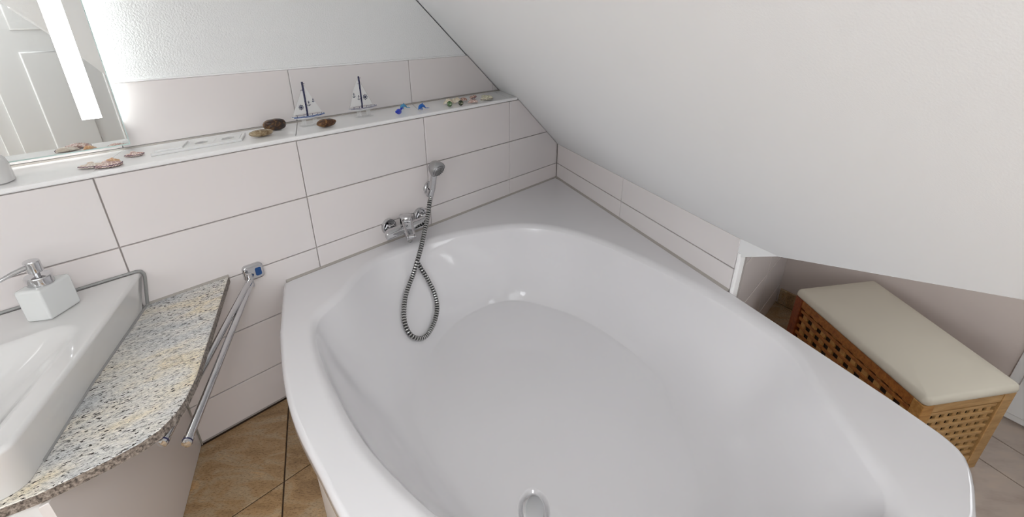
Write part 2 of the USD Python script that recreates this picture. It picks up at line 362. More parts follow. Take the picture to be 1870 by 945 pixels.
# ---- low attic wall beside the bath
wr = thing('wall_right', 'low white-tiled attic wall under the sloping ceiling, ending in a rounded white edge', 'wall', W(SC, 0), kind='structure')
O2 = W(SC, 0)
part('joint_bed', slab([(-0.05, 0), (1.724, 0), (1.724, 0.803), (-0.05, 0.803)], O2 - N2 * 0.06, U2, EZ, N2, h=0.06 - TT), 'grout', wr, smooth=False)
tiles_on(wr, grid([0.003, 0.854, 1.727], [0.435, 0.6741, 0.809]), O2 - N2 * TT, U2, EZ, N2)
a = np.linspace(-90, 90, 9)
trim = [(-0.045, -0.02), (0.002, -0.02)] + [(0.004 + 0.016 * math.cos(math.radians(q)), -0.0 + 0.016 * math.sin(math.radians(q)) - 0.012) for q in np.linspace(-60, 60, 7)] + [(-0.045, 0.008)]
part('edge_trim', slab([(1.7295, -0.026), (1.7295, 0.000), (1.734, 0.0030), (1.741, 0.0015), (1.746, -0.005), (1.746, -0.026)], O2, U2, N2, EZ, h=0.75), 'ledge_tile', wr)
# ---- alcove beyond the low wall
ws = thing('wall_alcove_side', 'tiled side wall of the dark alcove behind the bath', 'wall', W(1.9, 1.73), kind='structure')
part('joint_bed', slab([(SC + 0.055, 0), (3.25, 0), (3.25, CEIL), (SC + 0.055, CEIL)], W(0, 1.742) - N1 * 0.06, U1, EZ, N1, h=0.06 - TT), 'grout', ws, smooth=False)
tiles_on(ws, grid([SC + 0.02, 2.5, 3.02], [0.0, 0.131, 0.391, 0.652, 0.913, 1.174], None), W(0, 1.742) - N1 * TT, U1, EZ, N1)
wa = thing('wall_alcove_back', 'plain plastered wall behind the storage bench', 'wall', W(3.0, 1.75), kind='structure')
pA, pB = W(2.985, 1.70), W(3.235, 3.25); dA = pB - pA; LA = np.linalg.norm(dA); dA /= LA; nA = np.array([dA[1], -dA[0], 0]); nA = nA if nA @ U1 < 0 else -nA
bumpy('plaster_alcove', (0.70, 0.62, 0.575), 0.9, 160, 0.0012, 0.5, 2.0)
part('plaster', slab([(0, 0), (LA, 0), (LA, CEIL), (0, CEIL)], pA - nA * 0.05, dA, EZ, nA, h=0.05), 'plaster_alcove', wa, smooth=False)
bb = thing('baseboard_alcove', 'row of brown floor tiles standing as a skirting in the alcove', 'baseboard', pA, kind='structure')
for k in range(3):
    x0, x1 = 0.055 + k * 0.355, 0.055 + (k + 1) * 0.355 - 0.006
    part('tile', slab([(x0, 0.004), (x1, 0.004), (x1, 0.10), (x0, 0.10)], pA, dA, EZ, nA, h=0.012, bev=0.002), f'floor_tile_{k % 3}', bb, smooth=False)
d2 = thing('door_2', 'white hatch door low in the alcove wall beside the storage bench', 'door', pA + dA * 1.15, kind='structure')
part('frame', slab([(1.125, 0.012), (1.55, 0.012), (1.55, 0.80), (1.125, 0.80)], pA, dA, EZ, nA, h=0.022, bev=0.006, steps=2), 'white_door', d2)
part('leaf', slab([(1.165, 0.045), (1.55, 0.045), (1.55, 0.765), (1.165, 0.765)], pA + nA * 0.022, dA, EZ, nA, h=0.012, bev=0.003), 'white_door', d2)
# ---- hidden sides of the room
wl = thing('wall_left', 'plain white plaster wall out of the picture on the left', 'wall', W(-2.0, 1.5), kind='structure')
part('plaster', slab([(-0.4, 0), (3.3, 0), (3.3, CEIL), (-0.4, CEIL)], W(-2.05, 0), U2, EZ, -N2, h=0.04), 'plaster', wl, smooth=False)
wf = thing('wall_front', 'white plaster wall behind the camera with the panelled door', 'wall', W(0, 3.2), kind='structure')
part('plaster', slab([(-2.1, 0), (3.4, 0), (3.4, CEIL), (-2.1, CEIL)], W(0, 3.2), U1, EZ, N1, h=0.05), 'paint', wf, smooth=False)
d1 = thing('door_1', 'white panelled door seen only in the mirror', 'door', W(1.1, 3.2), kind='structure')
OD = W(0, 3.2)
part('frame', slab([(1.02, 0.01), (2.32, 0.01), (2.32, 2.14), (1.02, 2.14)], OD, U1, EZ, -N1, h=0.012, bev=0.004), 'white_door', d1, smooth=False)
part('leaf', slab([(1.11, 0.02), (2.23, 0.02), (2.23, 2.06), (1.11, 2.06)], OD - N1 * 0.012, U1, EZ, -N1, h=0.012, bev=0.004), 'white_door', d1, smooth=False)
for s0, s1 in ((1.30, 1.595), (1.745, 2.04)):
    for z0, z1 in ((0.25, 1.365), (1.51, 1.93)):
        fr = Polygon([(s0, z0), (s1, z0), (s1, z1), (s0, z1)])
        part('panel', slab(list(fr.exterior.coords)[:-1], OD - N1 * 0.024, U1, EZ, -N1, h=0.012, bev=0.011, steps=3), 'white_door', d1)
part('handle', cat([lathe([(0.026, 0), (0.026, 0.008), (0.010, 0.010), (0.010, 0.05), (0.008, 0.055)], W(2.17, 3.2, 1.02) - N1 * 0.024, -N1, 20), tube([W(2.17, 3.2, 1.02) - N1 * 0.072, W(2.05, 3.2, 1.02) - N1 * 0.072], 0.009)]), 'chrome_satin', d1)
for k, (s0, s1, z0, z1) in enumerate(((-1.00, 0.92, 0.95, 2.05), (2.50, 2.95, 0.75, 1.45))):  # unseen glowing windows added to brighten the room and the alcove
    wn = thing(f'window_{k + 1}', ('wide frosted pane added behind the camera for fill light', 'narrow frosted pane added beside the alcove for fill light')[k], 'window', W((s0 + s1) / 2, 3.2, z0), kind='structure')
    fr = Polygon([(s0 - 0.06, z0 - 0.06), (s1 + 0.06, z0 - 0.06), (s1 + 0.06, z1 + 0.06), (s0 - 0.06, z1 + 0.06)], [[(s0, z0), (s0, z1), (s1, z1), (s1, z0)]])
    for q in (sbox(s0 - 0.06, z0 - 0.06, s1 + 0.06, z0), sbox(s0 - 0.06, z1, s1 + 0.06, z1 + 0.06), sbox(s0 - 0.06, z0, s0, z1), sbox(s1, z0, s1 + 0.06, z1)):
        part('frame', slab(list(q.exterior.coords)[:-1], OD, U1, EZ, -N1, h=0.03, bev=0.004), 'white_door', wn, smooth=False)
    part('fill_light_pane', slab([(s0, z0), (s1, z0), (s1, z1), (s0, z1)], OD, U1, EZ, -N1, h=0.012), f'fill_window_glow_{k + 1}', wn, smooth=False)
w3 = thing('window_3', 'frosted pane added in the left wall out of the picture for fill light', 'window', W(-2.0, 2.0, 1.0), kind='structure')  # unseen, added to brighten the slope and low wall from the left
OL = W(-2.0, 0)
t0, t1, z0, z1 = 1.60, 3.05, 0.95, 2.05
for q in (sbox(t0 - 0.06, z0 - 0.06, t1 + 0.06, z0), sbox(t0 - 0.06, z1, t1 + 0.06, z1 + 0.06), sbox(t0 - 0.06, z0, t0, z1), sbox(t1, z0, t1 + 0.06, z1)):
    part('frame', slab(list(q.exterior.coords)[:-1], OL, U2, EZ, -N2, h=0.03, bev=0.004), 'white_door', w3, smooth=False)
part('fill_light_pane', slab([(t0, z0), (t1, z0), (t1, z1), (t0, z1)], OL, U2, EZ, -N2, h=0.012), 'fill_window_glow_3', w3, smooth=False)
# ---- ceiling: flat part, sloping part, upright cheek of the alcove opening
ce = thing('ceiling', 'white attic ceiling sloping down to the low tiled wall', 'ceiling', W(0, 0, CEIL), kind='structure')
part('flat_panel', slab(WXY([(-2.1, -0.4), (3.4, -0.4), (3.4, 3.3), (-2.1, 3.3)]), (0, 0, CEIL), h=0.05), 'plaster', ce, smooth=False)
P4, P5 = (1.823, 1.912), (1.403, 2.491)
P6, P7, P8, P9 = (1.345, 2.545), (1.05, 2.39), (0.80, 2.305), (-0.085, 2.305)
def sloping(poly, th=0.05):
    n = len(poly); v0 = [W(s, t, slope_z(s)) for s, t in poly]; v1 = [p + EZ * th for p in v0]
    V = np.array(v0 + v1); q = Polygon([(p[0], p[1]) for p in v0]); v, f = earcut(q)
    idx = [int(np.argmin(np.sum((V[:n, :2] - w) ** 2, 1))) for w in v]; F = []
    for t in f:
        t = [idx[j] for j in t]; a, b, c = V[t][:, :2]; up = np.cross(b - a, c - a) > 0
        F.append(t[::-1] if up else t); F.append([j + n for j in (t if up else t[::-1])])
    ccw = q.exterior.is_ccw
    for i in range(n):
        a, b = i, (i + 1) % n
        F += ([(a, b, b + n), (a, b + n, a + n)] if ccw else [(b, a, a + n), (b, a + n, b + n)])
    return mk(V, F)
sl_out = [(-0.085, -0.36), (1.56, -0.36), (1.56, -0.05), (SC + 0.01, -0.05), (SC + 0.004, 1.727), P4, P5, P6, P7, P8, P9]
part('sloped_panel', sloping(sl_out), 'paint', ce, smooth=False)
chk = []
line = [(SC + 0.004, 1.727, 0.727), (P4[0], P4[1], 0.8235), (P5[0], P5[1], slope_z(P5[0])), (P6[0], P6[1], slope_z(P6[0])), (*P7, slope_z(P7[0])), (*P8, slope_z(P8[0])), (*P9, slope_z(P9[0]) - 0.03)]
for (s0, t0, z0), (s1, t1, z1) in zip(line[:-1], line[1:]):
    a, b = W(s0, t0), W(s1, t1); d = b - a; L = np.linalg.norm(d); d /= L; nn = np.cross(d, EZ)
    nn = nn if nn @ U2 > -0.2 and (nn @ U1 > 0 or nn @ U2 > 0.5) else -nn
    chk.append(slab([(0, z0), (L, z1), (L, CEIL), (0, CEIL)], a, d, EZ, nn, h=0.03))
part('cheek_panel', cat(chk), 'paint', ce, smooth=False)
# ---- floor
fl = thing('floor', 'floor of mottled brown square tiles with dark joints', 'floor', W(0, 1), kind='structure')
part('joint_bed', slab(WXY([(-2.05, -0.05), (3.3, -0.05), (3.3, 3.25), (-2.05, 3.25)]), (0, 0, -0.05), h=0.046), 'floor_grout', fl, smooth=False)
fs = [-2.0, -1.565, -1.133, -0.701, -0.27, 0.162, 0.594, 1.026, 1.458, 1.89, 2.335, 2.767, 2.982, 3.30]
ft = [0.0, 0.498, 1.063, 1.628, 2.193, 2.758, 3.2]
k = 0
for i in range(len(fs) - 1):
    for j in range(len(ft) - 1):
        s0, s1, t0, t1 = fs[i] + 0.003, fs[i + 1] - 0.003, ft[j] + 0.003, ft[j + 1] - 0.003
        if s0 > 0.3 and s1 < 1.7 and t1 < 2.2: continue       # under the bath
        if s0 > 1.8 and t1 < 1.72: continue
        if i == len(fs) - 2 and False: continue
        part('tile', slab(WXY([(s0, t0), (s1, t0), (s1, t1), (s0, t1)]), (0, 0, -0.006), h=0.006, bev=0.0015), 'floor_tile_3' if s0 > 2.3 and t0 > 2.1 else f'floor_tile_{(k * 5 + i) % 3}', fl, smooth=False); k += 1

# ================================================================== THE BATH
C0 = W(0.70, 1.42)[:2]
def polar(pts, n=288):
    poly = Polygon(pts); out = []
    for a in np.arange(n) * 2 * np.pi / n:
        d = np.array([math.cos(a), math.sin(a)]); hit = poly.exterior.intersection(LineString([C0, C0 + 6 * d]))
        q = hit if hit.geom_type == 'Point' else max(hit.geoms, key=lambda g: np.hypot(g.x - C0[0], g.y - C0[1]))
        out.append((q.x, q.y))
    return np.array(out)
KM = 1.308
def mir(p): return (1.838 - p[1] / KM, (1.838 - p[0]) * KM)
left = [(-0.156, 0.05), (-0.155, 0.20), (-0.154, 0.40), (-0.125, 0.696), (-0.070, 0.972), (-0.009, 1.168), (0.054, 1.368)]
front = [mir(p) for p in left[::-1]]
mid = [(0.20, 1.66), (0.40, 1.955), (0.60, 2.185)]
curve = left[2:] + mid + front[:-2]
cs = spline(np.array(curve), 90)
outer_st = [(-0.158, 0.016)] + [tuple(p) for p in cs] + [(1.60, 2.620), (1.70, 2.617), (1.75, 2.611), (1.790, 2.600), (1.812, 2.580), (1.822, 2.54), (1.828, 2.40), (1.832, 0.012)]
inner_st = [(-0.030, 0.50), (-0.018, 0.425), (0.083, 0.340), (0.215, 0.195), (0.300, 0.150), (0.452, 0.155), (0.662, 0.190), (0.85, 0.250), (1.018, 0.329), (1.197, 0.436), (1.371, 0.617), (1.493, 0.819), (1.618, 1.167), (1.701, 1.498), (1.742, 1.737),
            (1.757, 1.90), (1.757, 2.00), (1.735, 2.085), (1.655, 2.187), (1.572, 2.301), (1.504, 2.391), (1.465, 2.436), (1.41, 2.452), (1.346, 2.432), (1.221, 2.384), (1.060, 2.316), (0.924, 2.244), (0.800, 2.157), (0.693, 2.060), (0.45, 1.795),
            (0.255, 1.497), (0.189, 1.357), (0.122, 1.195), (0.067, 1.018), (0.015, 0.807), (-0.017, 0.643)]
floor_st = [(0.317, 0.782), (0.41, 0.62), (0.53, 0.47), (0.67, 0.395), (0.87, 0.385), (1.10, 0.475), (1.272, 0.680), (1.385, 0.860), (1.480, 1.10), (1.530, 1.33), (1.535, 1.53), (1.47, 1.70), (1.38, 1.83), (1.24, 1.985), (1.10, 2.0), (0.95, 1.93), (0.77, 1.80), (0.60, 1.62), (0.44, 1.38), (0.362, 1.16), (0.31, 0.95)]
outer = polar(Polygon(WXY(outer_st)).exterior.coords)
inner = polar(WXY(spline(np.array(inner_st), 500, True)))
floor_ = polar(WXY(spline(np.array(floor_st), 400, True)))
# soften the inner outline a little
for _ in range(2): inner = (np.roll(inner, 1, 0) + 2 * inner + np.roll(inner, -1, 0)) / 4
DEEP = RIM - 0.14
lip = ring_inset(outer, -0.018)
# against the two walls the lip may not enter the tiles
def clamp_walls(r):
    out = []
    for x, y in r:
        d = np.array([x, y, 0]) - BASE; t = d @ N1 / 0.865; s = d @ U1 + 0.5015 * t
        t = max(t, 0.001); s = min(s, SC - 0.003) if t < 1.735 else s
        out.append(W(s, t)[:2])
    return np.array(out)
rings = []
rings.append((clamp_walls(ring_inset(lip, 0.022)), RIM - 0.060)); rings.append((clamp_walls(ring_inset(lip, 0.004)), RIM - 0.056)); rings.append((clamp_walls(lip), RIM - 0.048))
for a in np.linspace(0, 90, 7):
    rings.append((clamp_walls(ring_inset(outer, -0.018 * math.cos(math.radians(a)))), RIM - 0.020 * (1 - math.sin(math.radians(a)))))
w = np.array([-0.30, -0.16, -0.075, 0.0, 0.06, 0.15, 0.50, 0.80, 0.92, 1.0, 1.10, 1.25]); zz = np.array([0.0, 0.0, 0.003, 0.013, 0.055, 0.16, 0.58, 0.895, 0.965, 0.985, 0.995, 1.0])
pz = PchipInterpolator(w, zz)
gap = np.linalg.norm(inner - floor_, axis=1)
# edge rounding has a fixed real width: offset along the wall's run
for x in [-0.045, -0.03, -0.02, -0.012, -0.005, 0.0]:
    d = (inner - C0); d /= np.linalg.norm(d, axis=1)[:, None]
    rings.append((inner + d * (-x), RIM - 0.020 * ((x + 0.045) / 0.045) ** 2.2))
lev = RIM - 0.020
for u in np.linspace(0, 1, 25)[1:]:
    # steeper just under the rim, rounded into the floor
    q = u ** 1.0
    zf = 1 - (1 - min(1, q / 0.93)) ** 1.0 if q < 0 else q
    prof_z = float(PchipInterpolator([0, 0.05, 0.12, 0.5, 0.80, 0.92, 1.0], [0, 0.10, 0.20, 0.61, 0.865, 0.925, 0.958])(u))
    rings.append((inner * (1 - u) + floor_ * u, lev - (DEEP - 0.020) * prof_z))
for v, dz in ((0.965, 0.973), (0.93, 0.984), (0.89, 0.992), (0.84, 0.997), (0.78, 1.0)):
    rings.append((C0 + (floor_ - C0) * v, lev - (DEEP - 0.020) * dz))
# the floor falls to an oval recess round the drain (long axis towards the viewer)
DC = W(0.668, 1.500); ANG = np.arange(len(outer)) * 2 * np.pi / len(outer)
def oval(rx, ry): return DC[:2] + np.stack([rx * np.cos(ANG), ry * np.sin(ANG)], 1)
DZ = lev - (DEEP - 0.020) * 1.014
for u, z in ((0.35, 1.004), (0.7, 1.009), (0.92, 1.0135)): rings.append(((C0 + (floor_ - C0) * 0.78) * (1 - u) + oval(0.054, 0.086) * u, lev - (DEEP - 0.020) * z))
for rx, ry, dz in ((0.055, 0.087, 0.0), (0.0525, 0.083, 0.0012), (0.049, 0.0775, 0.005), (0.0455, 0.072, 0.010), (0.042, 0.067, 0.0135), (0.036, 0.058, 0.015), (0.012, 0.02, 0.0155)): rings.append((oval(rx, ry), DZ - dz))
n = len(outer); V = []; F = []
for r, z in rings: V += [(x, y, z) for x, y in r]
for k in range(len(rings) - 1):
    for i in range(n):
        a, b = k * n + i, k * n + (i + 1) % n
        F += [(a, b, b + n), (a, b + n, a + n)]
V.append((DC[0], DC[1], rings[-1][1] - 0.0005))
F += [((len(rings) - 1) * n + i, (len(rings) - 1) * n + (i + 1) % n, len(V) - 1) for i in range(n)]
tub_shell = mk(V, F)
tub = thing('bathtub', 'large white acrylic corner bathtub with a curved front set under the sloping ceiling', 'bathtub', W(0.8, 1.3))
part('shell', tub_shell, 'acrylic', tub, smooth=50)
apr = clamp_walls(ring_inset(lip, 0.030)); apr_in = ring_inset(apr, 0.012)
V = [(x, y, z) for r, z in ((apr, 0.002), (apr, RIM - 0.056), (apr_in, RIM - 0.056), (apr_in, 0.002)) for x, y in r]; F = []
for k in range(4):
    for i in range(n):
        a, b = k * n + i, k * n + (i + 1) % n; c, d = ((k + 1) % 4) * n + (i + 1) % n, ((k + 1) % 4) * n + i
        F += [(a, b, c), (a, c, d)]
part('apron', mk(V, F), 'white_lacquer', tub, smooth=50)
part('sealant_joint', cat([slab([(0.0, RIM - 0.012), (0.008, RIM - 0.004), (0.0075, RIM + 0.0015), (0.0, RIM + 0.008)], W(-0.165, 0), N1, EZ, U1, h=SC + 0.165),
                           slab([(0.0, RIM - 0.012), (0.010, RIM - 0.004), (0.0095, RIM + 0.0015), (0.0, RIM + 0.009)], W(SC, 0), N2, EZ, U2, h=1.727)]), 'sealant', tub, smooth=False)
# drain: dark seat ring with a domed oval plug
part('drain_ring', lathe([(0.0375, 0.0), (0.0385, 0.002), (0.0385, 0.004), (0.034, 0.005)], (DC[0], DC[1], DZ - 0.0148), EZ, 40, up=EY, sx=1.0, sy=1.62), 'chrome_satin', tub)
part('drain_plug', lathe([(0.036, 0.0), (0.0385, 0.003), (0.0388, 0.007), (0.0375, 0.0095), (0.033, 0.0120), (0.024, 0.0142), (0.012, 0.0156), (0.004, 0.0160)], (DC[0], DC[1], DZ - 0.0095), EZ, 48, up=EY, sx=1.0, sy=1.62), 'plug_chrome', tub)

# ================================================================== BATH MIXER, HAND SHOWER
mx = thing('bath_mixer', 'chrome single-lever bath mixer on two round rosettes above the bath rim', 'tap', W(0.487, 0.0, 0.655))
RO = [(0.3865, 0.6555), (0.588, 0.6555)]
for s, z in RO:
    part('rosette', lathe([(0.040, 0.0), (0.0415, 0.003), (0.0415, 0.012), (0.0385, 0.0165), (0.034, 0.016), (0.029, 0.009), (0.020, 0.007)], W(s, 0.001, z), N1, 40), 'chrome', mx)
    part('union_nut', lathe([(0.0225, 0.0), (0.0235, 0.003), (0.0235, 0.030), (0.021, 0.033)], W(s, 0.020, z), N1, 6), 'chrome', mx, smooth=False)
    part('inlet', lathe([(0.015, 0.0), (0.015, 0.03)], W(s, 0.045, z), U2, 20), 'chrome', mx)
bp = rrect(-0.026, -0.025, 0.026, 0.025, 0.018, 6)
bodym = slab([(x, y) for x, y in bp], W(0.356, 0.094, 0.650), U2, EZ, U1, h=0.262, bev=0.020, steps=4, both=True)
part('body', bodym, 'chrome', mx)
# cartridge dome + lever
part('cartridge_dome', lathe([(0.031, 0.0), (0.0325, 0.03), (0.032, 0.044), (0.029, 0.051), (0.020, 0.055), (0.004, 0.057)], W(0.490, 0.085, 0.660), EZ, 36), 'chrome', mx)
ld = W(0.487, 0.235, 0.655) - W(0.489, 0.075, 0.703); lx, ly, lz = frame_of(ld); L = np.linalg.norm(ld)
outl = Polygon([(-0.030, 0.0), (0.030, 0.0), (0.0235, L * 0.75), (0.021, L), (-0.021, L), (-0.0235, L * 0.75)])
LO = W(0.489, 0.075, 0.703)
def lever_bar(x0, x1, y0, y1, w):
    return slab(rpoly([(x0 - w, y0), (x0 + w, y0), (x1 + w, y1), (x1 - w, y1)], 0.002), LO - ly * 0.006, lx, lz, ly, h=0.012, bev=0.004, steps=3, both=True)
part('lever', cat([lever_bar(-0.022, -0.016, 0.0, L, 0.0065), lever_bar(0.022, 0.016, 0.0, L, 0.0065),
                   slab(rpoly([(-0.0225, L * 0.88), (0.0225, L * 0.88), (0.0215, L), (-0.0215, L)], 0.004), LO - ly * 0.006, lx, lz, ly, h=0.012, bev=0.004, steps=3, both=True),
                   slab(rpoly([(-0.028, -0.02), (0.028, -0.02), (0.025, L * 0.28), (-0.025, L * 0.28)], 0.006), LO - ly * 0.006, lx, lz, ly, h=0.012, bev=0.004, steps=3, both=True)]), 'chrome', mx)
part('spout', slab([(x, y) for x, y in rrect(-0.022, -0.011, 0.022, 0.011, 0.009, 4)], W(0.487, 0.10, 0.640), U1, EZ, U2 * 0.995 + EZ * -0.10, h=0.085, bev=0.006, steps=2), 'chrome', mx)
part('hose_outlet', lathe([(0.013, 0.0), (0.013, 0.03), (0.010, 0.035)], W(0.497, 0.088, 0.612), -EZ + U2 * 0.15, 20), 'chrome', mx)

br = thing('shower_bracket', 'chrome wall bracket holding the hand shower', 'bracket', W(0.668, 0.0, 0.785))
part('rosette', lathe([(0.037, 0.0), (0.0385, 0.004), (0.037, 0.012), (0.030, 0.018), (0.018, 0.020)], W(0.668, 0.001, 0.783), N1, 40), 'chrome', br)
cup_ax = np.array(W(0.700, 0.100, 0.905) - W(0.664, 0.052, 0.775)); cup_ax /= np.linalg.norm(cup_ax)
part('holder_cup', lathe([(0.013, -0.022), (0.0175, -0.020), (0.0195, 0.020), (0.0150, 0.020), (0.0150, -0.015)], W(0.664, 0.050, 0.775), cup_ax, 28), 'chrome', br)
part('arm', tube([W(0.667, 0.012, 0.785), W(0.665, 0.034, 0.779)], 0.011), 'chrome', br)

hs = thing('hand_shower', 'chrome hand shower hung head-up in its wall bracket with a looped ribbed hose', 'shower head', W(0.664, 0.05, 0.76))
H0, H1 = W(0.664, 0.050, 0.745), W(0.698, 0.088, 0.900)
ax = (H1 - H0) / np.linalg.norm(H1 - H0)
part('handle', tube([H0 + ax * q for q in np.linspace(0, 0.155, 14)], [0.0110, 0.0135, 0.0145, 0.0155, 0.0160, 0.0162, 0.0162, 0.0160, 0.0158, 0.0158, 0.0162, 0.0170, 0.0175, 0.013], 20), 'chrome', hs)
HC = W(0.705, 0.108, 0.908)
fn = np.array([0.66, -0.52, -0.55]); fn /= np.linalg.norm(fn)
part('head', lathe([(0.004, -0.044), (0.016, -0.041), (0.028, -0.032), (0.037, -0.018), (0.042, -0.002), (0.0435, 0.008), (0.0415, 0.014), (0.034, 0.0165)], HC, fn, 40), 'chrome_satin', hs)
face = part('spray_face', lathe([(0.033, 0.0155), (0.0335, 0.0195), (0.030, 0.0215), (0.010, 0.0225), (0.003, 0.0225)], HC, fn, 40), 'chrome_satin', hs)
nx, ny, nz = frame_of(fn); noz = []
for r, m in ((0.0, 1), (0.009, 6), (0.018, 12), (0.026, 16)):
    for q in range(m):
        a = 2 * math.pi * q / m; noz.append(lathe([(0.0022, 0.021), (0.0018, 0.0255)], HC + nx * r * math.cos(a) + ny * r * math.sin(a), fn, 6))
part('nozzle', cat(noz), 'rubber', face, smooth=False, kind='stuff')
HOSE = [[-0.5186, 2.2947, 0.582], [-0.5156, 2.2902, 0.56], [-0.4912, 2.2424, 0.5081], [-0.4553, 2.2004, 0.4663], [-0.4223, 2.1903, 0.4034], [-0.3935, 2.1738, 0.3399], [-0.3786, 2.1413, 0.2827], [-0.3819, 2.0915, 0.2433], [-0.3979, 2.0202, 0.2221], [-0.4314, 1.9348, 0.2296], [-0.4691, 1.9087, 0.2663], [-0.4956, 1.9306, 0.3063], [-0.5096, 1.9797, 0.3433], [-0.5126, 2.0337, 0.3765], [-0.5058, 2.0865, 0.412], [-0.4873, 2.14, 0.4556], [-0.466, 2.1647, 0.5162], [-0.4511, 2.2297, 0.5687], [-0.4401, 2.3102, 0.629], [-0.4315, 2.3811, 0.6844], [-0.4259, 2.435, 0.7364], [-0.4258, 2.4622, 0.745]]
hp = spline(np.array(HOSE), 1300)
sl = np.r_[0, np.cumsum(np.linalg.norm(np.diff(hp, axis=0), axis=1))]
pitch = 0.0132; ph = (sl / pitch) % 1.0
part('hose', tube(hp, 0.0100 * np.ones(len(hp)), 12), 'hose_dark', hs)
# the shiny ribs of the hose: one ring after another along the dark core
ribs = []
for d in np.arange(0.008, sl[-1] - 0.006, pitch):
    p = np.array([np.interp(d + o, sl, hp[:, c]) for o in (-0.0040, -0.0024, 0.0024, 0.0040) for c in range(3)]).reshape(4, 3)
    ribs.append(tube(p, [0.0104, 0.0125, 0.0125, 0.0104], 12))
part('hose_ribs', cat(ribs), 'hose_metal', hs, kind='stuff')

# ================================================================== TOWEL RAIL
tr = thing('towel_rail', 'chrome double-arm swivel towel rail on the tiles beside the granite counter', 'towel rail', W(-0.287, 0.0, 0.667))
RZ = 0.668
part('wall_plate', slab(rrect(-0.040, -0.034, 0.040, 0.034, 0.016, 6), W(-0.286, 0.0, RZ + 0.002), U1, EZ, N1, h=0.016, bev=0.008, steps=4), 'chrome', tr)
part('plate_reflection', slab(rrect(0.004, -0.020, 0.028, 0.014, 0.006, 4), W(-0.286, 0.0, RZ + 0.004) + N1 * 0.016, U1, EZ, N1, h=0.0015, bev=0.0005), 'blue_reflection', tr, label='small dark blue reflection painted on the wall plate')  # blue reflection in the chrome, painted as a thin patch
PV = W(-0.296, 0.040, RZ - 0.012)
part('pivot', cat([lathe([(0.011, -0.032), (0.0125, -0.030), (0.0125, 0.020), (0.011, 0.022)], PV, EZ, 24), tube([W(-0.290, 0.014, RZ - 0.006), W(-0.295, 0.040, RZ - 0.008)], 0.009)]), 'chrome', tr)
part('pivot_cap', lathe([(0.0115, 0.022), (0.0115, 0.026), (0.006, 0.028)], PV, EZ, 24), 'chrome', tr)
for (s, t, ze), z0 in (((-0.371, 0.850, 0.640), RZ - 0.030), ((-0.433, 0.803, 0.6450), RZ - 0.013)):
    a = PV + EZ * (z0 - PV[2]); b = W(s, t, ze); d = (b - a) / np.linalg.norm(b - a)
    bar = part('bar', tube([a + d * 0.004, b], 0.0106, 20), 'chrome', tr)
    part('end_cap', lathe([(0.0115, -0.012), (0.0124, -0.010), (0.0124, 0.008), (0.0110, 0.012), (0.004, 0.014)], b, d, 20), 'chrome', bar)
    part('end_ring', lathe([(0.0127, 0.0015), (0.0127, 0.0055)], b, d, 20), 'navy', bar, label='dark blue ring at the bar end')

# ================================================================== WASHBASIN GROUP
CT = 0.685
ct = thing('granite_counter', 'speckled cream and grey granite counter slab under the washbasin', 'counter', W(-0.6, 0.4, CT - 0.03))
cp = [(-1.75, 0.003), (-0.377, 0.003), (-0.378, 0.640), (-0.389, 0.727), (-0.405, 0.777), (-0.432, 0.809), (-0.468, 0.823), (-0.53, 0.826), (-0.60, 0.823), (-0.66, 0.818), (-0.73, 0.799), (-0.86, 0.775), (-1.75, 0.775)]
part('slab', slab(WXY(cp), (0, 0, CT - 0.027), h=0.027, bev=0.002, steps=1, both=True), 'granite', ct, smooth=False)
ring = np.array(WXY(cp)); 
out_ = Polygon(WXY(cp)).buffer(0.0012, join_style=2); inn_ = list(reversed(cp[1:]))
re_ = list(ring_inset(np.array(WXY(cp))[::-1] if not Polygon(WXY(cp)).exterior.is_ccw else np.array(WXY(cp)), -0.0012)); ri_ = list(ring_inset(np.array(re_), 0.010))
part('rough_edge', slab(re_[:-1] + ri_[:-1][::-1] if False else (re_[1:] + ri_[1:][::-1]), (0, 0, CT - 0.0265), h=0.0245), 'granite_edge', ct, smooth=False)
part('sealant_joint', slab([(0, CT - 0.004), (0.007, CT - 0.002), (0.006, CT + 0.002), (0, CT + 0.007)], W(-0.648, 0), N1, EZ, U1, h=0.271), 'sealant', ct, smooth=False)

vc = thing('vanity_cabinet', 'white vanity cabinet standing under the granite counter', 'cabinet', W(-1.0, 0.4, 0))
part('side_panel', obox(-0.668, -0.650, 0.004, 0.820, 0.003, CT - 0.034, 0.0015, 1), 'white_lacquer', vc, smooth=False)
part('carcass', obox(-1.74, -0.669, 0.004, 0.765, 0.06, CT - 0.034), 'white_lacquer', vc, smooth=False)
for a, b in ((-1.74, -1.21), (-1.204, -0.672)):
    dd = part('door', obox(a, b, 0.768, 0.786, 0.065, CT - 0.040, 0.002, 1), 'white_door', vc, smooth=False)
    part('handle', tube([W((a + b) / 2 - 0.06, 0.80, 0.60), W((a + b) / 2 + 0.06, 0.80, 0.60)], 0.005), 'chrome', dd)
part('joint_strip', slab([(0, 0.003), (0.006, 0.003), (0, 0.003)] and [(0.0, 0.0), (0.006, 0.0), (0.0, 0.006)], W(-0.650, 0.001, 0.003), U1, N1, EZ, h=CT - 0.04), 'sealant', vc, smooth=False)

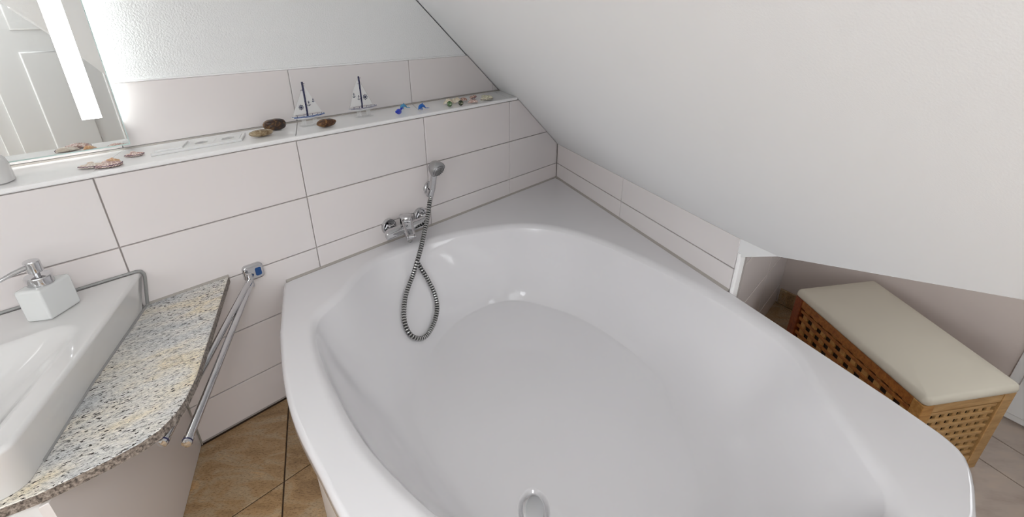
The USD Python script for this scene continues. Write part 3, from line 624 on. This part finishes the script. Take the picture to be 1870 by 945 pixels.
BT = 0.815
wbn = thing('washbasin', 'white ceramic countertop washbasin with thick straight sides', 'washbasin', W(-1.05, 0.4, CT))
CB = W(-1.08, 0.47)[:2]
def st_ring(pts, r, n=220):
    poly = Polygon(WXY(pts)).buffer(-r, join_style=2).buffer(r, quad_segs=10); out = []
    for a in np.arange(n) * 2 * np.pi / n:
        d = np.array([math.cos(a), math.sin(a)]); h = poly.exterior.intersection(LineString([CB, CB + 4 * d])); h = h if h.geom_type == 'Point' else h.geoms[0]
        out.append((h.x, h.y))
    return np.array(out)
bo = st_ring([(-1.56, 0.008), (-0.655, 0.008), (-0.684, 0.42), (-0.692, 0.775), (-1.50, 0.775)], 0.055)
bt = st_ring([(-1.56, 0.008), (-0.632, 0.008), (-0.645, 0.42), (-0.668, 0.805), (-1.52, 0.805)], 0.045)
# at the wall the sides run straight into the tiles: sharp back corners
def sharp(r, pts):
    poly = Polygon(WXY(pts)); out = []
    for p in r:
        d = np.array([p[0], p[1], 0]) - BASE; t = d @ N1 / 0.865
        if t < 0.25:
            v = (p - CB) / np.linalg.norm(p - CB); h = poly.exterior.intersection(LineString([CB, CB + 4 * v])); h = h if h.geom_type == 'Point' else h.geoms[0]; out.append((h.x, h.y))
        else: out.append(tuple(p))
    return np.array(out)
bo = sharp(bo, [(-1.56, 0.008), (-0.655, 0.008), (-0.684, 0.42), (-0.692, 0.775), (-1.50, 0.775)])
bt = sharp(bt, [(-1.56, 0.008), (-0.632, 0.008), (-0.645, 0.42), (-0.668, 0.805), (-1.52, 0.805)])
bi = st_ring([(-1.50, 0.245), (-0.690, 0.245), (-0.712, 0.748), (-1.47, 0.748)], 0.06)
bf = st_ring([(-1.36, 0.36), (-0.86, 0.36), (-0.87, 0.66), (-1.34, 0.66)], 0.10)
rg = [(bo, CT + 0.001), (bo * 0.5 + bt * 0.5, (CT + BT) / 2), (bt, BT - 0.012)]
for a in (30, 60, 90): rg.append((ring_inset(bt, 0.012 * (1 - math.cos(math.radians(a)))), BT - 0.012 * (1 - math.sin(math.radians(a)))))
for u, dz in ((0.0, 0.0), (0.04, 0.002), (0.12, 0.008), (0.3, 0.030), (0.55, 0.062), (0.8, 0.086), (0.93, 0.094), (1.0, 0.097)): rg.append((bi * (1 - u) + bf * u, BT - dz))
rg.append((CB + (bf - CB) * 0.5, BT - 0.100)); rg.append((CB + (bf - CB) * 0.08, BT - 0.103))
n = len(bo); V = []; F = []
for r, z in rg: V += [(x, y, z) for x, y in r]
for k in range(len(rg) - 1):
    for i in range(n):
        a, b = k * n + i, k * n + (i + 1) % n
        F += [(a, b, b + n), (a, b + n, a + n)]
V.append((*CB, BT - 0.103)); F += [((len(rg) - 1) * n + i, (len(rg) - 1) * n + (i + 1) % n, len(V) - 1) for i in range(n)]
part('bowl', mk(V, F), 'ceramic', wbn, smooth=40)
# silicone against the tiles: along the top and down the corner
sj = [W(-1.56, 0.004, BT + 0.001), W(-0.650, 0.004, BT + 0.001), W(-0.637, 0.004, BT - 0.003), W(-0.630, 0.004, BT - 0.016), W(-0.6315, 0.004, BT - 0.03), W(-0.651, 0.004, CT + 0.004)]
part('sealant_joint', tube(np.vstack([np.linspace(sj[i], sj[i + 1], 6)[:-1] for i in range(len(sj) - 1)] + [sj[-1:]]), 0.0055, 8), 'sealant_grey', wbn)
part('sealant_foot', tube([W(-0.653, 0.01, CT + 0.001), W(-0.6835, 0.42, CT + 0.001), W(-0.6905, 0.70, CT + 0.001)], 0.0045, 8), 'sealant_grey', wbn, label='grey sealant along the foot')

sd = thing('soap_dispenser', 'square white ceramic soap dispenser with a chrome pump on the washbasin deck', 'soap dispenser', W(-0.82, 0.12, BT))
dpoly = [(-0.862, 0.088), (-0.765, 0.095), (-0.812, 0.196), (-0.892, 0.178)]
db = WXY([(-0.840, 0.078), (-0.758, 0.119), (-0.806, 0.196), (-0.880, 0.152)])
part('body', slab(rpoly(db, 0.008), (0, 0, BT + 0.0005), h=0.098, bev=0.008, steps=3, both=True), 'dispenser_white', sd)
DCn = np.append(np.mean(np.array(db), 0), 0)
part('collar', lathe([(0.0315, 0.0), (0.0325, 0.002), (0.0325, 0.022), (0.0305, 0.025), (0.010, 0.026)], DCn + EZ * (BT + 0.0985), EZ, 36), 'chrome', sd)
part('stem', lathe([(0.008, 0.0), (0.008, 0.02)], DCn + EZ * (BT + 0.1235), EZ, 20), 'chrome', sd)
part('pump_head', lathe([(0.0180, 0.0), (0.0190, 0.002), (0.0190, 0.030), (0.0175, 0.033), (0.004, 0.0335)], DCn + EZ * (BT + 0.136), EZ, 32), 'chrome', sd)
pt = DCn + EZ * (BT + 0.157); pe = W(-0.925, 0.16, 0.942)
part('spout', tube([pt, pt * 0.6 + pe * 0.4 + EZ * 0.004, pe * 0.7 + pt * 0.3 + EZ * 0.003, pe], [0.0075, 0.006, 0.0045, 0.0025], 14), 'chrome', sd)

# ================================================================== MIRROR WITH LIGHT STRIPS
mr = thing('lit_mirror', 'large wall mirror with frosted light strips and a glowing edge above the ledge', 'mirror', W(-1.1, -0.29, 1.19))
MT = -0.277
MN = N1
ms = -0.6335
def mslab(s0, s1, z0, z1, off, h, **kw): return slab([(s0, z0), (s1, z0), (s1, z1), (s0, z1)], W(0, MT) + N1 * off, U1, EZ, N1, h=h, **kw)
part('glass', mslab(-1.60, ms, 1.1885, 2.0, -0.0052, 0.0052, bev=0.0008), 'mirror', mr, smooth=False)
part('bevel_edge', cat([mslab(-1.60, ms + 0.0012, 1.1865, 1.1905, -0.0058, 0.0062), mslab(ms - 0.0012, ms + 0.0018, 1.1865, 2.0, -0.0058, 0.0062)]), 'glass_edge', mr, smooth=False)
for s0, s1 in ((-0.741, -0.685), (-1.55, -1.494)):
    part('light_strip', mslab(s0, s1, 1.287, 1.94, 0.0002, 0.0012), 'strip_glow', mr, smooth=False)
part('housing', mslab(-1.56, -0.690, 1.215, 1.96, -0.0345, 0.028), 'alu', mr, smooth=False)
part('back_light', mslab(-0.6895, -0.6800, 1.285, 1.95, -0.028, 0.020), 'halo_glow', mr, smooth=False)
part('under_light', mslab(-1.50, -0.70, 1.2085, 1.2145, -0.026, 0.016), 'strip_glow', mr, smooth=False)
part('corner_bracket', mslab(-0.655, -0.6385, 1.200, 1.262, -0.0335, 0.028, bev=0.002), 'alu', mr, smooth=False)

# ================================================================== CEILING LIGHT, UNSEEN, ADDED AS FILL
lm = thing('added_ceiling_lamp', 'round flat white ceiling light added out of the picture above as fill', 'lamp', W(0.15, 2.78, CEIL))
LC = W(0.15, 2.78, CEIL)
part('housing', lathe([(0.30, 0.0), (0.31, 0.01), (0.31, 0.045), (0.29, 0.055)], LC - EZ * 0.0005, -EZ, 48), 'white_plastic', lm)
part('diffuser', lathe([(0.285, 0.052), (0.285, 0.058), (0.24, 0.066), (0.1, 0.070), (0.01, 0.071)], LC, -EZ, 48), 'fill_lamp_glow', lm)

# ================================================================== THINGS ON THE LEDGE
LZ = 1.1652
cupt = thing('ceramic_cup', 'white rounded ceramic cup at the left end of the ledge before the mirror', 'cup', W(-0.95, -0.10, LZ))
part('body', lathe([(0.058, 0.0005), (0.063, 0.004), (0.063, 0.045), (0.059, 0.064), (0.050, 0.076), (0.038, 0.0805), (0.0340, 0.079), (0.035, 0.06), (0.050, 0.01)], W(-0.950, -0.120, LZ), EZ, 48), 'ceramic', cupt)

so = thing('socket_strip', 'white switch and double socket strip set flat into the ledge', 'socket', W(-0.33, -0.16, LZ))
O = W(0, 0, LZ)
fo = Polygon(rpoly(WXY([(-0.530, -0.222), (-0.222, -0.222), (-0.222, -0.098), (-0.530, -0.098)]), 0.004))
for q in ([(-0.530, -0.222), (-0.4262, -0.222), (-0.4262, -0.098), (-0.530, -0.098)], [(-0.4262, -0.222), (-0.222, -0.222), (-0.222, -0.2125), (-0.4262, -0.2125)], [(-0.4262, -0.1095), (-0.222, -0.1095), (-0.222, -0.098), (-0.4262, -0.098)], [(-0.2338, -0.2125), (-0.222, -0.2125), (-0.222, -0.1095), (-0.2338, -0.1095)]):
    part('frame', slab(WXY(q), (0, 0, LZ + 0.0003), h=0.0085, bev=0.0012), 'white_plastic', so, smooth=False)
part('switch_rocker', slab(WXY([(-0.520, -0.212), (-0.432, -0.212), (-0.432, -0.110), (-0.520, -0.110)]), (0, 0, LZ + 0.0088), h=0.0065, bev=0.0015), 'white_plastic', so, smooth=False)
for sc in (-0.378, -0.282):
    c2 = W(sc, -0.160)[:2]
    hole = Polygon([tuple(np.array(c2) + 0.0235 * (math.cos(a) * U1[:2] + 0.98 * math.sin(a) * U2[:2])) for a in np.arange(40) * 2 * math.pi / 40])
    pl2 = Polygon(WXY([(sc - 0.0477, -0.2122), (sc + 0.0477, -0.2122), (sc + 0.0477, -0.1098), (sc - 0.0477, -0.1098)])).difference(hole)
    m2 = trimesh.creation.extrude_polygon(pl2, 0.0082, engine='earcut'); m2.apply_translation([0, 0, LZ + 0.0003])
    ins = part('socket_insert', m2, 'white_plastic', so)
    ww = circle(0.0238, 40); wi = circle(0.0226, 40)[::-1]
    part('socket_rim', trimesh.creation.extrude_polygon(Polygon(ww, [wi]), 0.0160, engine='earcut').apply_translation([*c2, LZ - 0.0074]), 'shaded_socket_well', ins)
    part('shaded_socket_well', xyslab(list(hole.exterior.coords)[:-1], LZ - 0.0075, LZ - 0.0066), 'shaded_socket_well', ins, smooth=False)
    for o in (-0.0095, 0.0095):
        part('contact_hole', lathe([(0.0034, 0.0), (0.0034, 0.0010)], W(sc + o, -0.160, LZ - 0.0066), EZ, 12), 'shadow_hole', ins)
def pebble(name, label, s, t, dims, rot, mname, seed, block=0.0):
    m = trimesh.creation.icosphere(4, 1.0); v = np.asarray(m.vertices).copy()
    if block: v = np.sign(v) * np.abs(v) ** (1 - block); v /= np.abs(v).max(0)
    v *= 1 + 0.10 * (meshkit.fbm(v * 1.3 + seed * 7.1, 3, seed)[:, None] - 0.5) * 2
    v *= np.array(dims) / 2
    c, s_ = math.cos(rot), math.sin(rot); X = U1 * c + N1 * s_; Y = -U1 * s_ + N1 * c
    P = v[:, :1] * X + v[:, 1:2] * Y + v[:, 2:] * EZ
    P[:, 2] -= P[:, 2].min(); base = W(s, t, LZ + 0.0005)
    pth = thing(name, label, 'stone', base, group='polished stones on the ledge')
    part('body', mk(P + base, m.faces), mname, pth, smooth=True)
pebble('polished_stone', 'dark brown chunky polished stone at the back of the ledge beside the sockets', -0.094, -0.212, (0.092, 0.052, 0.046), 0.05, 'stone_dark', 3, 0.22)
pebble('polished_stone', 'olive and grey flat oval polished stone at the front of the ledge', -0.146, -0.118, (0.095, 0.046, 0.028), 0.02, 'stone_olive', 5)
pebble('polished_stone', 'golden brown oval polished stone in front of the blue-edged model yacht', 0.143, -0.085, (0.092, 0.046, 0.036), -0.05, 'stone_tiger', 8)

# ---- model yachts
def inplane(O): return lambda pts, h, off=0.0: slab(pts, O + N1 * (off - h / 2), U1, EZ, N1, h=h)
def wheel(O, c, r):
    out = []; a = np.linspace(0, 2 * np.pi, 25)
    for q in (r, r * 0.42): out.append(tube([O + U1 * (c[0] + q * math.cos(x)) + EZ * (c[1] + q * math.sin(x)) for x in a], 0.0008, 5))
    for k in range(4):
        x = k * math.pi / 4; out.append(tube([O + U1 * (c[0] + sg * r * 1.3 * math.cos(x)) + EZ * (c[1] + sg * r * 1.3 * math.sin(x)) for sg in (-1, 1)], 0.0009, 5))
    return cat(out)
def anchor(O, c, h):
    P = lambda x, y: O + U1 * (c[0] + x * h) + EZ * (c[1] + y * h)
    a = np.linspace(math.radians(200), math.radians(340), 9)
    return cat([tube([P(0, -0.45), P(0, 0.30)], 0.0010, 5), tube([P(-0.22, 0.18), P(0.22, 0.18)], 0.0009, 5), tube([P(0.38 * math.cos(x), -0.07 + 0.40 * math.sin(x)) for x in a], 0.0010, 5),
                tube([P(0.10 * math.cos(x), 0.40 + 0.10 * math.sin(x)) for x in np.linspace(0, 2 * np.pi, 11)], 0.0008, 5)])
def yacht(label, s0, t0, hullmat, rails, kind):
    y = thing('model_yacht', label, 'model boat', W(s0, t0, LZ), group='model yachts on the ledge')
    O = W(s0, t0, LZ); hz = 0.042
    # hull: lofted sections, bow to the left (-s)
    secs = []; hw = 0.0085; L0, L1 = -0.074, 0.078
    for u in np.linspace(0, 1, 17):
        x = L0 + (L1 - L0) * u; wv = hw * (math.sin(math.pi * min(1, u * 0.62 + 0.02)) ** 0.8) * (1 if u < 0.9 else 1 - (u - 0.9) * 3); dp = 0.0135 * (math.sin(math.pi * (0.06 + 0.88 * u)) ** 0.7); sh = 0.004 * (2 * u - 0.9) ** 2
        secs.append([O + U1 * x + N1 * (wv * a) + EZ * (hz + sh + b * dp) for a, b in ((-1, 0), (-0.8, -0.55), (-0.25, -1), (0.25, -1), (0.8, -0.55), (1, 0))])
    V = np.array(secs).reshape(-1, 3); F = []
    for k in range(16):
        for i in range(6):
            a, b = k * 6 + i, k * 6 + (i + 1) % 6; F += [(a, b + 6, b), (a, a + 6, b + 6)]
    F += [(0, i, i + 1) for i in range(1, 5)] + [(96, 96 + i + 1, 96 + i) for i in range(1, 5)]
    hull = mk(V, F); hull.fix_normals()
    hb = part('hull', hull, 'hull_white', y)
    for sd_ in (-1, 1):
        part('gunwale', tube([secs[k][0 if sd_ < 0 else 5] for k in range(17)], 0.0011, 6), 'hull_white' if sd_ < 0 else hullmat, hb)
    part('boot_stripe', tube([secs[k][5] + N1 * 0.0008 - EZ * 0.0035 for k in range(1, 17)], 0.0014, 6), hullmat, hb)
    part('deck', mk([p for k in range(17) for p in (secs[k][0] - EZ * 0.0006, secs[k][5] - EZ * 0.0006)], [f for k in range(16) for f in ((2 * k, 2 * k + 3, 2 * k + 1), (2 * k, 2 * k + 2, 2 * k + 3), (2 * k, 2 * k + 1, 2 * k + 3), (2 * k, 2 * k + 3, 2 * k + 2))]), 'hull_white', hb, smooth=False)
    rl = []
    for x in (-0.05, -0.02, 0.02, 0.045, 0.065):
        rl.append(tube([O + U1 * x + N1 * 0.006 + EZ * (hz - 0.001), O + U1 * x + N1 * 0.006 + EZ * (hz + 0.009)], 0.0009, 5))
    rl.append(tube([O + U1 * -0.05 + N1 * 0.006 + EZ * (hz + 0.008), O + U1 * 0.065 + N1 * 0.006 + EZ * (hz + 0.008)], 0.0005, 5))
    part('railing', cat(rl), 'print_ink', y)
    top = 0.183
    part('mast', tube([O + EZ * (hz - 0.004), O + EZ * top], 0.0040, 10), 'navy', y)
    for p, q in ((O - U1 * 0.012 + EZ * 0.150, O + U1 * 0.002 + EZ * 0.150), (O + EZ * 0.176, O + U1 * 0.010 + EZ * 0.176)): part('crosstree', tube([p, q], 0.0012, 6), 'print_ink', y)
    pl_ = inplane(O)
    if kind == 0:
        jib = [(-0.064, 0.052), (-0.062, 0.060), (-0.035, 0.105), (-0.008, 0.150), (-0.004, 0.146), (-0.004, 0.056)]
        main = [(0.005, 0.054), (0.005, 0.170), (0.018, 0.145), (0.040, 0.105), (0.060, 0.070), (0.070, 0.053)]
        em = [wheel(O + N1 * 0.0015, (-0.024, 0.081), 0.0090), anchor(O + N1 * 0.0015, (0.014, 0.093), 0.020), anchor(O + N1 * 0.0015, (0.036, 0.104), 0.014)]
        st_ = [[(-0.070, 0.046), (-0.008, 0.152)], [(0.006, 0.172), (0.030, 0.055)]]
    else:
        jib = [(-0.066, 0.052), (-0.055, 0.078), (-0.036, 0.125), (-0.008, 0.172), (-0.004, 0.160), (-0.004, 0.054)]
        main = [(0.005, 0.054), (0.005, 0.148), (0.012, 0.142), (0.032, 0.104), (0.050, 0.070), (0.056, 0.053)]
        em = [anchor(O + N1 * 0.0015, (-0.038, 0.102), 0.020), anchor(O + N1 * 0.0015, (-0.013, 0.090), 0.020), wheel(O + N1 * 0.0015, (0.022, 0.089), 0.0105)]
        st_ = [[(-0.070, 0.048), (-0.010, 0.176)], [(0.006, 0.160), (0.060, 0.056)]]
    a = part('jib_sail', pl_(jib, 0.0016), 'sailcloth', y, smooth=False); b = part('main_sail', pl_(main, 0.0016), 'sailcloth', y, smooth=False)
    part('printed_emblem', cat(em), 'print_ink', y)
    part('rigging', cat([tube([O + U1 * p[0] + EZ * p[1], O + U1 * q[0] + EZ * q[1]], 0.0005, 4) for p, q in st_]), 'string', y)
    part('stand', cat([slab(rpoly([(-0.040, -0.018), (0.046, -0.018), (0.046, 0.018), (-0.040, 0.018)], 0.003), O + EZ * 0.0004, U1, N1, EZ, h=0.004, bev=0.001),
                       slab([(-0.026, 0.004), (-0.018, 0.004), (-0.018, 0.029), (-0.026, 0.029)], O - N1 * 0.012, U1, EZ, N1, h=0.024), slab([(0.026, 0.004), (0.034, 0.004), (0.034, 0.031), (0.026, 0.031)], O - N1 * 0.012, U1, EZ, N1, h=0.024)]), 'clear_acrylic', y, smooth=False, label='clear acrylic stand')
yacht('blue-edged model yacht with a wheel print on its front sail, left of the other yacht', 0.060, -0.185, 'hull_blue', None, 0)
yacht('grey-edged model yacht with a wheel print right of its mast', 0.341, -0.185, 'hull_grey', None, 1)

# ---- small glass sea creatures
def dolphin(label, s, t, mname, rot, size):
    base = W(s, t, LZ); d = thing('glass_dolphin', label, 'figurine', base, group='glass dolphins on the ledge')
    X = U1 * math.cos(rot) + N1 * math.sin(rot)
    P = [base + X * size * x + EZ * (0.001 + size * z) for x, z in ((-0.62, 0.10), (-0.50, 0.20), (-0.36, 0.36), (-0.10, 0.50), (0.14, 0.46), (0.36, 0.30), (0.52, 0.16), (0.62, 0.16))]
    Q = spline(np.array(P), 24); r = np.interp(np.linspace(0, 1, 24), [0, .08, .2, .42, .65, .85, 1], np.array([.03, .07, .17, .22, .15, .06, .03]) * size)
    part('body', tube(Q, r, 16), mname, d)
    part('dorsal_fin', slab([(-0.05, 0.0), (0.22, 0.0), (0.12, 0.26)], base + EZ * size * 0.60 - N1 * size * 0.03 - X * size * 0.08, X * size, EZ * size, N1, h=size * 0.06), mname, d, smooth=False)
    part('tail_fluke', slab([(0.0, -0.06), (0.24, -0.24), (0.18, 0.0), (0.24, 0.24), (0.0, 0.06)], Q[-1] - EZ * size * 0.03, X * size, np.cross(EZ, X) * size, EZ, h=size * 0.06), mname, d, smooth=False)
    for sg in (-1, 1): part('flipper', slab([(-0.08, 0.0), (0.08, 0.0), (0.02, -0.30)], base + EZ * (0.001 + size * 0.30) + N1 * sg * size * 0.14 - X * size * 0.2, X * size, EZ * size, N1, h=size * 0.06), mname, d, smooth=False)
dolphin('pale blue glass dolphin at the back of the ledge right of the model yachts', 0.590, -0.200, 'glass_light_blue', 0.15, 0.038)
dolphin('bright blue glass dolphin standing alone on the ledge above the hand shower', 0.690, -0.100, 'glass_blue', 0.10, 0.042)
fb = W(0.537, -0.090, LZ); gf = thing('glass_fish', 'round deep blue glass fish at the front of the ledge', 'figurine', fb)
part('body', ball(fb + EZ * 0.0140, 0.0135, 3, (1.1, 0.85, 1.0), (U1, N1, EZ)), 'glass_deep_blue', gf, smooth=True)
part('tail', slab([(0.008, 0.016), (0.026, 0.025), (0.024, 0.033), (0.005, 0.024)], fb - N1 * 0.0015, U1, EZ, N1, h=0.003), 'glass_deep_blue', gf, smooth=False)
part('lip', lathe([(0.005, 0.0), (0.006, 0.002), (0.003, 0.004)], fb + EZ * 0.014 - U1 * 0.0147, -U1, 12), 'glass_deep_blue', gf)

# ---- sea shells
def shell(label, s, t, wid, length, dome, ribs, rot, tilt, mname, seed, rim=None, span=68, lift=0.0):
    base = W(s, t, LZ); sh = thing('sea_shell', label, 'shell', base, group='sea shells on the ledge')
    nt, nr = 61, 18; V = []; rs = np.linspace(0.03, 1, nr); th = np.linspace(-math.radians(span), math.radians(span), nt)
    g = []
    for r in rs:
        for a in th:
            scl = 1 - 0.06 * (a / math.radians(span)) ** 2
            rib = math.cos(a / math.radians(span) * ribs * math.pi)
            edge = 1 + 0.025 * rib * r
            x = wid / 2 * r * edge * math.sin(a) / math.sin(math.radians(span)); y = length * (r * edge * math.cos(a) * scl) - length * 0.5
            z = dome * (math.sin(math.pi * min(1, 0.12 + 0.88 * (1 - r) ** 0.75 if r > 0.4 else 0.30 + r * 0.75)) ** 0.8) * (1 - 0.55 * (a / math.radians(span)) ** 2) + 0.035 * wid * 0.5 * rib * r ** 0.7
            g.append((x, y, max(z, 0.0)))
    top = np.array(g); bot = top - np.array([0, 0, max(0.0022, wid * 0.05)]); V = np.vstack([top, bot]); F = []; m = nr * nt
    for i in range(nr - 1):
        for j in range(nt - 1):
            a = i * nt + j; F += [(a, a + 1, a + nt + 1), (a, a + nt + 1, a + nt), (m + a, m + a + nt + 1, m + a + 1), (m + a, m + a + nt, m + a + nt + 1)]
    def side(idx):
        for a, b in zip(idx[:-1], idx[1:]): F.extend([(a, b, b + m), (a, b + m, a + m)])
    side([(nr - 1) * nt + j for j in range(nt)][::-1]); side([j for j in range(nt)]); side([i * nt for i in range(nr)][::-1]); side([i * nt + nt - 1 for i in range(nr)])
    ca, sa = math.cos(tilt), math.sin(tilt); V = np.stack([V[:, 0], V[:, 1] * ca - V[:, 2] * sa, V[:, 1] * sa + V[:, 2] * ca], 1)
    c, s_ = math.cos(rot), math.sin(rot); X = U1 * c + N1 * s_; Y = -U1 * s_ + N1 * c
    P = V[:, :1] * X + V[:, 1:2] * Y + V[:, 2:] * EZ; zmin = P[:, 2].min(); P[:, 2] -= zmin - lift; P += base + EZ * 0.0004
    mm = mk(P, F); mm.fix_normals()
    part('fan', mm, mname, sh, smooth=60)
    hp_ = P[:nt].mean(0)
    part('hinge', ball(hp_ , wid * 0.085, 2, (1.5, 0.8, 0.6), (X, Y, EZ)), mname, sh, smooth=True)
    if rim: part('dark_rim', tube(P[(nr - 1) * nt:nr * nt][::2] + EZ * 0.0002, 0.0013, 6), rim, sh)
shell('pale peach fan shell with a dark rim, leftmost of the shells before the mirror', -0.692, -0.088, 0.072, 0.050, 0.009, 9, 0.1, 0.0, 'shell_pale', 1, 'shell_rim')
shell('pinkish ribbed fan shell with a dark scalloped rim, in front before the mirror', -0.634, -0.050, 0.080, 0.056, 0.011, 11, -0.15, 0.0, 'shell_pink', 2, 'shell_rim')
shell('small orange shell lying behind the pinkish fan shell', -0.648, -0.120, 0.042, 0.032, 0.013, 6, 0.3, 0.0, 'shell_orange', 3)
shell('pink-tipped fan shell by the lower corner of the mirror, left of the sockets', -0.593, -0.160, 0.060, 0.046, 0.010, 9, 0.0, 0.0, 'shell_pink', 4, 'shell_rim')
shell('cream shell right behind the green marble', 0.882, -0.125, 0.056, 0.050, 0.032, 5, 0.2, 0.2, 'shell_cream', 5)
shell('cream wedge shell at the back of the ledge between the two marbles', 0.946, -0.135, 0.054, 0.048, 0.030, 4, -0.5, 0.25, 'shell_cream', 6)
shell('purple-brown shell at the back of the ledge behind the dark marble', 1.005, -0.150, 0.052, 0.044, 0.022, 8, 0.2, 0.1, 'shell_brown', 7)
shell('brown hollow shell at the back of the ledge, nearest the upper wall', 1.092, -0.160, 0.048, 0.042, 0.020, 7, -0.3, 0.3, 'shell_brown', 8, 'shell_rim')
shell('striped pinkish scallop at the front right part of the ledge', 1.049, -0.062, 0.062, 0.054, 0.016, 10, 0.05, 0.0, 'shell_pink', 9)
shell('greenish cream scallop at the far right end of the ledge', 1.167, -0.072, 0.084, 0.072, 0.026, 12, 0.0, 0.0, 'shell_greenish', 10, 'shell_rim')
for s, t, mname, lb in ((0.871, -0.066, 'marble_green', 'green and white marble ball in front of the cream shell'), (0.946, -0.040, 'marble_dark', 'dark green marble ball standing apart to the right')):
    c = W(s, t, LZ); q = thing('marble_ball', lb, 'marble', c, group='marble balls on the ledge'); part('ball', ball(c + EZ * 0.0143, 0.0140, 4), mname, q, smooth=True)

# ================================================================== STORAGE BENCH
FL, FR, NR, NL = np.array([1.385, 2.085]), np.array([1.812, 2.172]), np.array([1.826, 1.392]), np.array([1.434, 1.318])
sb = thing('storage_bench', 'wooden lattice storage bench with a cream padded lid in the alcove', 'bench', np.append((FL + FR + NR + NL) / 4, 0))
BH = 0.378
def v3(p, z): return np.array([p[0], p[1], z])
def corner_frame(a, b):
    d = np.append(b - a, 0); L = np.linalg.norm(d); d /= L; nn = np.cross(d, EZ); return d, nn, L
cen = (FL + FR + NR + NL) / 4
def toward(a, b, x): d = b - a; return a + d / np.linalg.norm(d) * x
PW = 0.048
def post(c, a, b, m):
    q = [c, toward(c, a, PW), toward(c, a, PW) + toward(c, b, PW) - c, toward(c, b, PW)]
    part('post', slab(rpoly([tuple(x) for x in q], 0.003), (0, 0, 0.001), h=BH - 0.001, bev=0.002), m, sb)
post(FL, FR, NL, 'wood_shaded'); post(FR, FL, NR, 'wood_post'); post(NR, FR, NL, 'wood_end_lit'); post(NL, NR, FL, 'wood_post')
def side(a, b, ncol, nrow, mrail, mslat, mvert):
    d, nn, L = corner_frame(a, b)
    if nn @ np.append(cen - a, 0) > 0: nn = -nn            # outward
    O = v3(a, 0) - nn * 0.004
    def piece(x0, x1, z0, z1, off, h, m, nm, bev=0.0015): part(nm, slab([(x0, z0), (x1, z0), (x1, z1), (x0, z1)], O + nn * off, d, EZ, nn, h=h, bev=bev), m, sb, smooth=False)
    piece(PW, L - PW, BH - 0.040, BH - 0.001, -0.022, 0.022, mrail, 'rail'); piece(PW, L - PW, 0.030, 0.065, -0.022, 0.022, mrail, 'rail')
    z0, z1 = 0.065, BH - 0.040; px = (L - 2 * PW) / ncol; pz_ = (z1 - z0) / nrow
    for k in range(ncol): piece(PW + px * (k + 0.5) - px * 0.23, PW + px * (k + 0.5) + px * 0.23, z0, z1, -0.020, 0.0095, mvert, 'upright_slat')
    for k in range(nrow): piece(PW, L - PW, z0 + pz_ * (k + 0.5) - pz_ * 0.20, z0 + pz_ * (k + 0.5) + pz_ * 0.20, -0.0125, 0.0075, mslat, 'cross_slat')
side(FL, NL, 10, 7, 'wood_long', 'wood_long', 'wood_post')
side(NL, NR, 8, 8, 'wood_end_lit', 'wood_end_lit', 'wood_end_lit')
side(NR, FR, 10, 7, 'wood_long', 'wood_long', 'wood_post')
side(FR, FL, 6, 7, 'wood_long', 'wood_long', 'wood_post')
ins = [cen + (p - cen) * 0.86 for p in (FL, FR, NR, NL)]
part('dark_fill', slab([tuple(p) for p in ins], (0, 0, 0.03), h=BH - 0.035), 'box_inside_shade', sb, smooth=False)  # near-black block standing in for the shaded hollow behind the slats
cu = [cen + (p - cen) * 1.015 for p in (FL, FR, NR, NL)]
cpoly = np.array(rpoly([tuple(p) for p in cu], 0.022, 6))
if Polygon(cpoly).exterior.is_ccw is False: cpoly = cpoly[::-1]
rg = [(ring_inset(cpoly, 0.006), BH + 0.0005), (cpoly, BH + 0.008), (cpoly, BH + 0.020), (ring_inset(cpoly, 0.004), BH + 0.031), (ring_inset(cpoly, 0.013), BH + 0.038), (cen + (cpoly - cen) * 0.8, BH + 0.045), (cen + (cpoly - cen) * 0.45, BH + 0.049), (cen + (cpoly - cen) * 0.1, BH + 0.050)]
n = len(cpoly); V = []; F = []
for r, z in rg: V += [(x, y, z) for x, y in r]
for k in range(len(rg) - 1):
    for i in range(n):
        a, b = k * n + i, k * n + (i + 1) % n; F += [(a, b, b + n), (a, b + n, a + n)]
V += [(*cen, BH + 0.0505), (*cen, BH + 0.0005)]; L = (len(rg) - 1) * n
F += [(L + i, L + (i + 1) % n, len(V) - 2) for i in range(n)] + [((i + 1) % n, i, len(V) - 1) for i in range(n)]
part('lid_cushion', mk(V, F), 'cushion', sb, smooth=60)
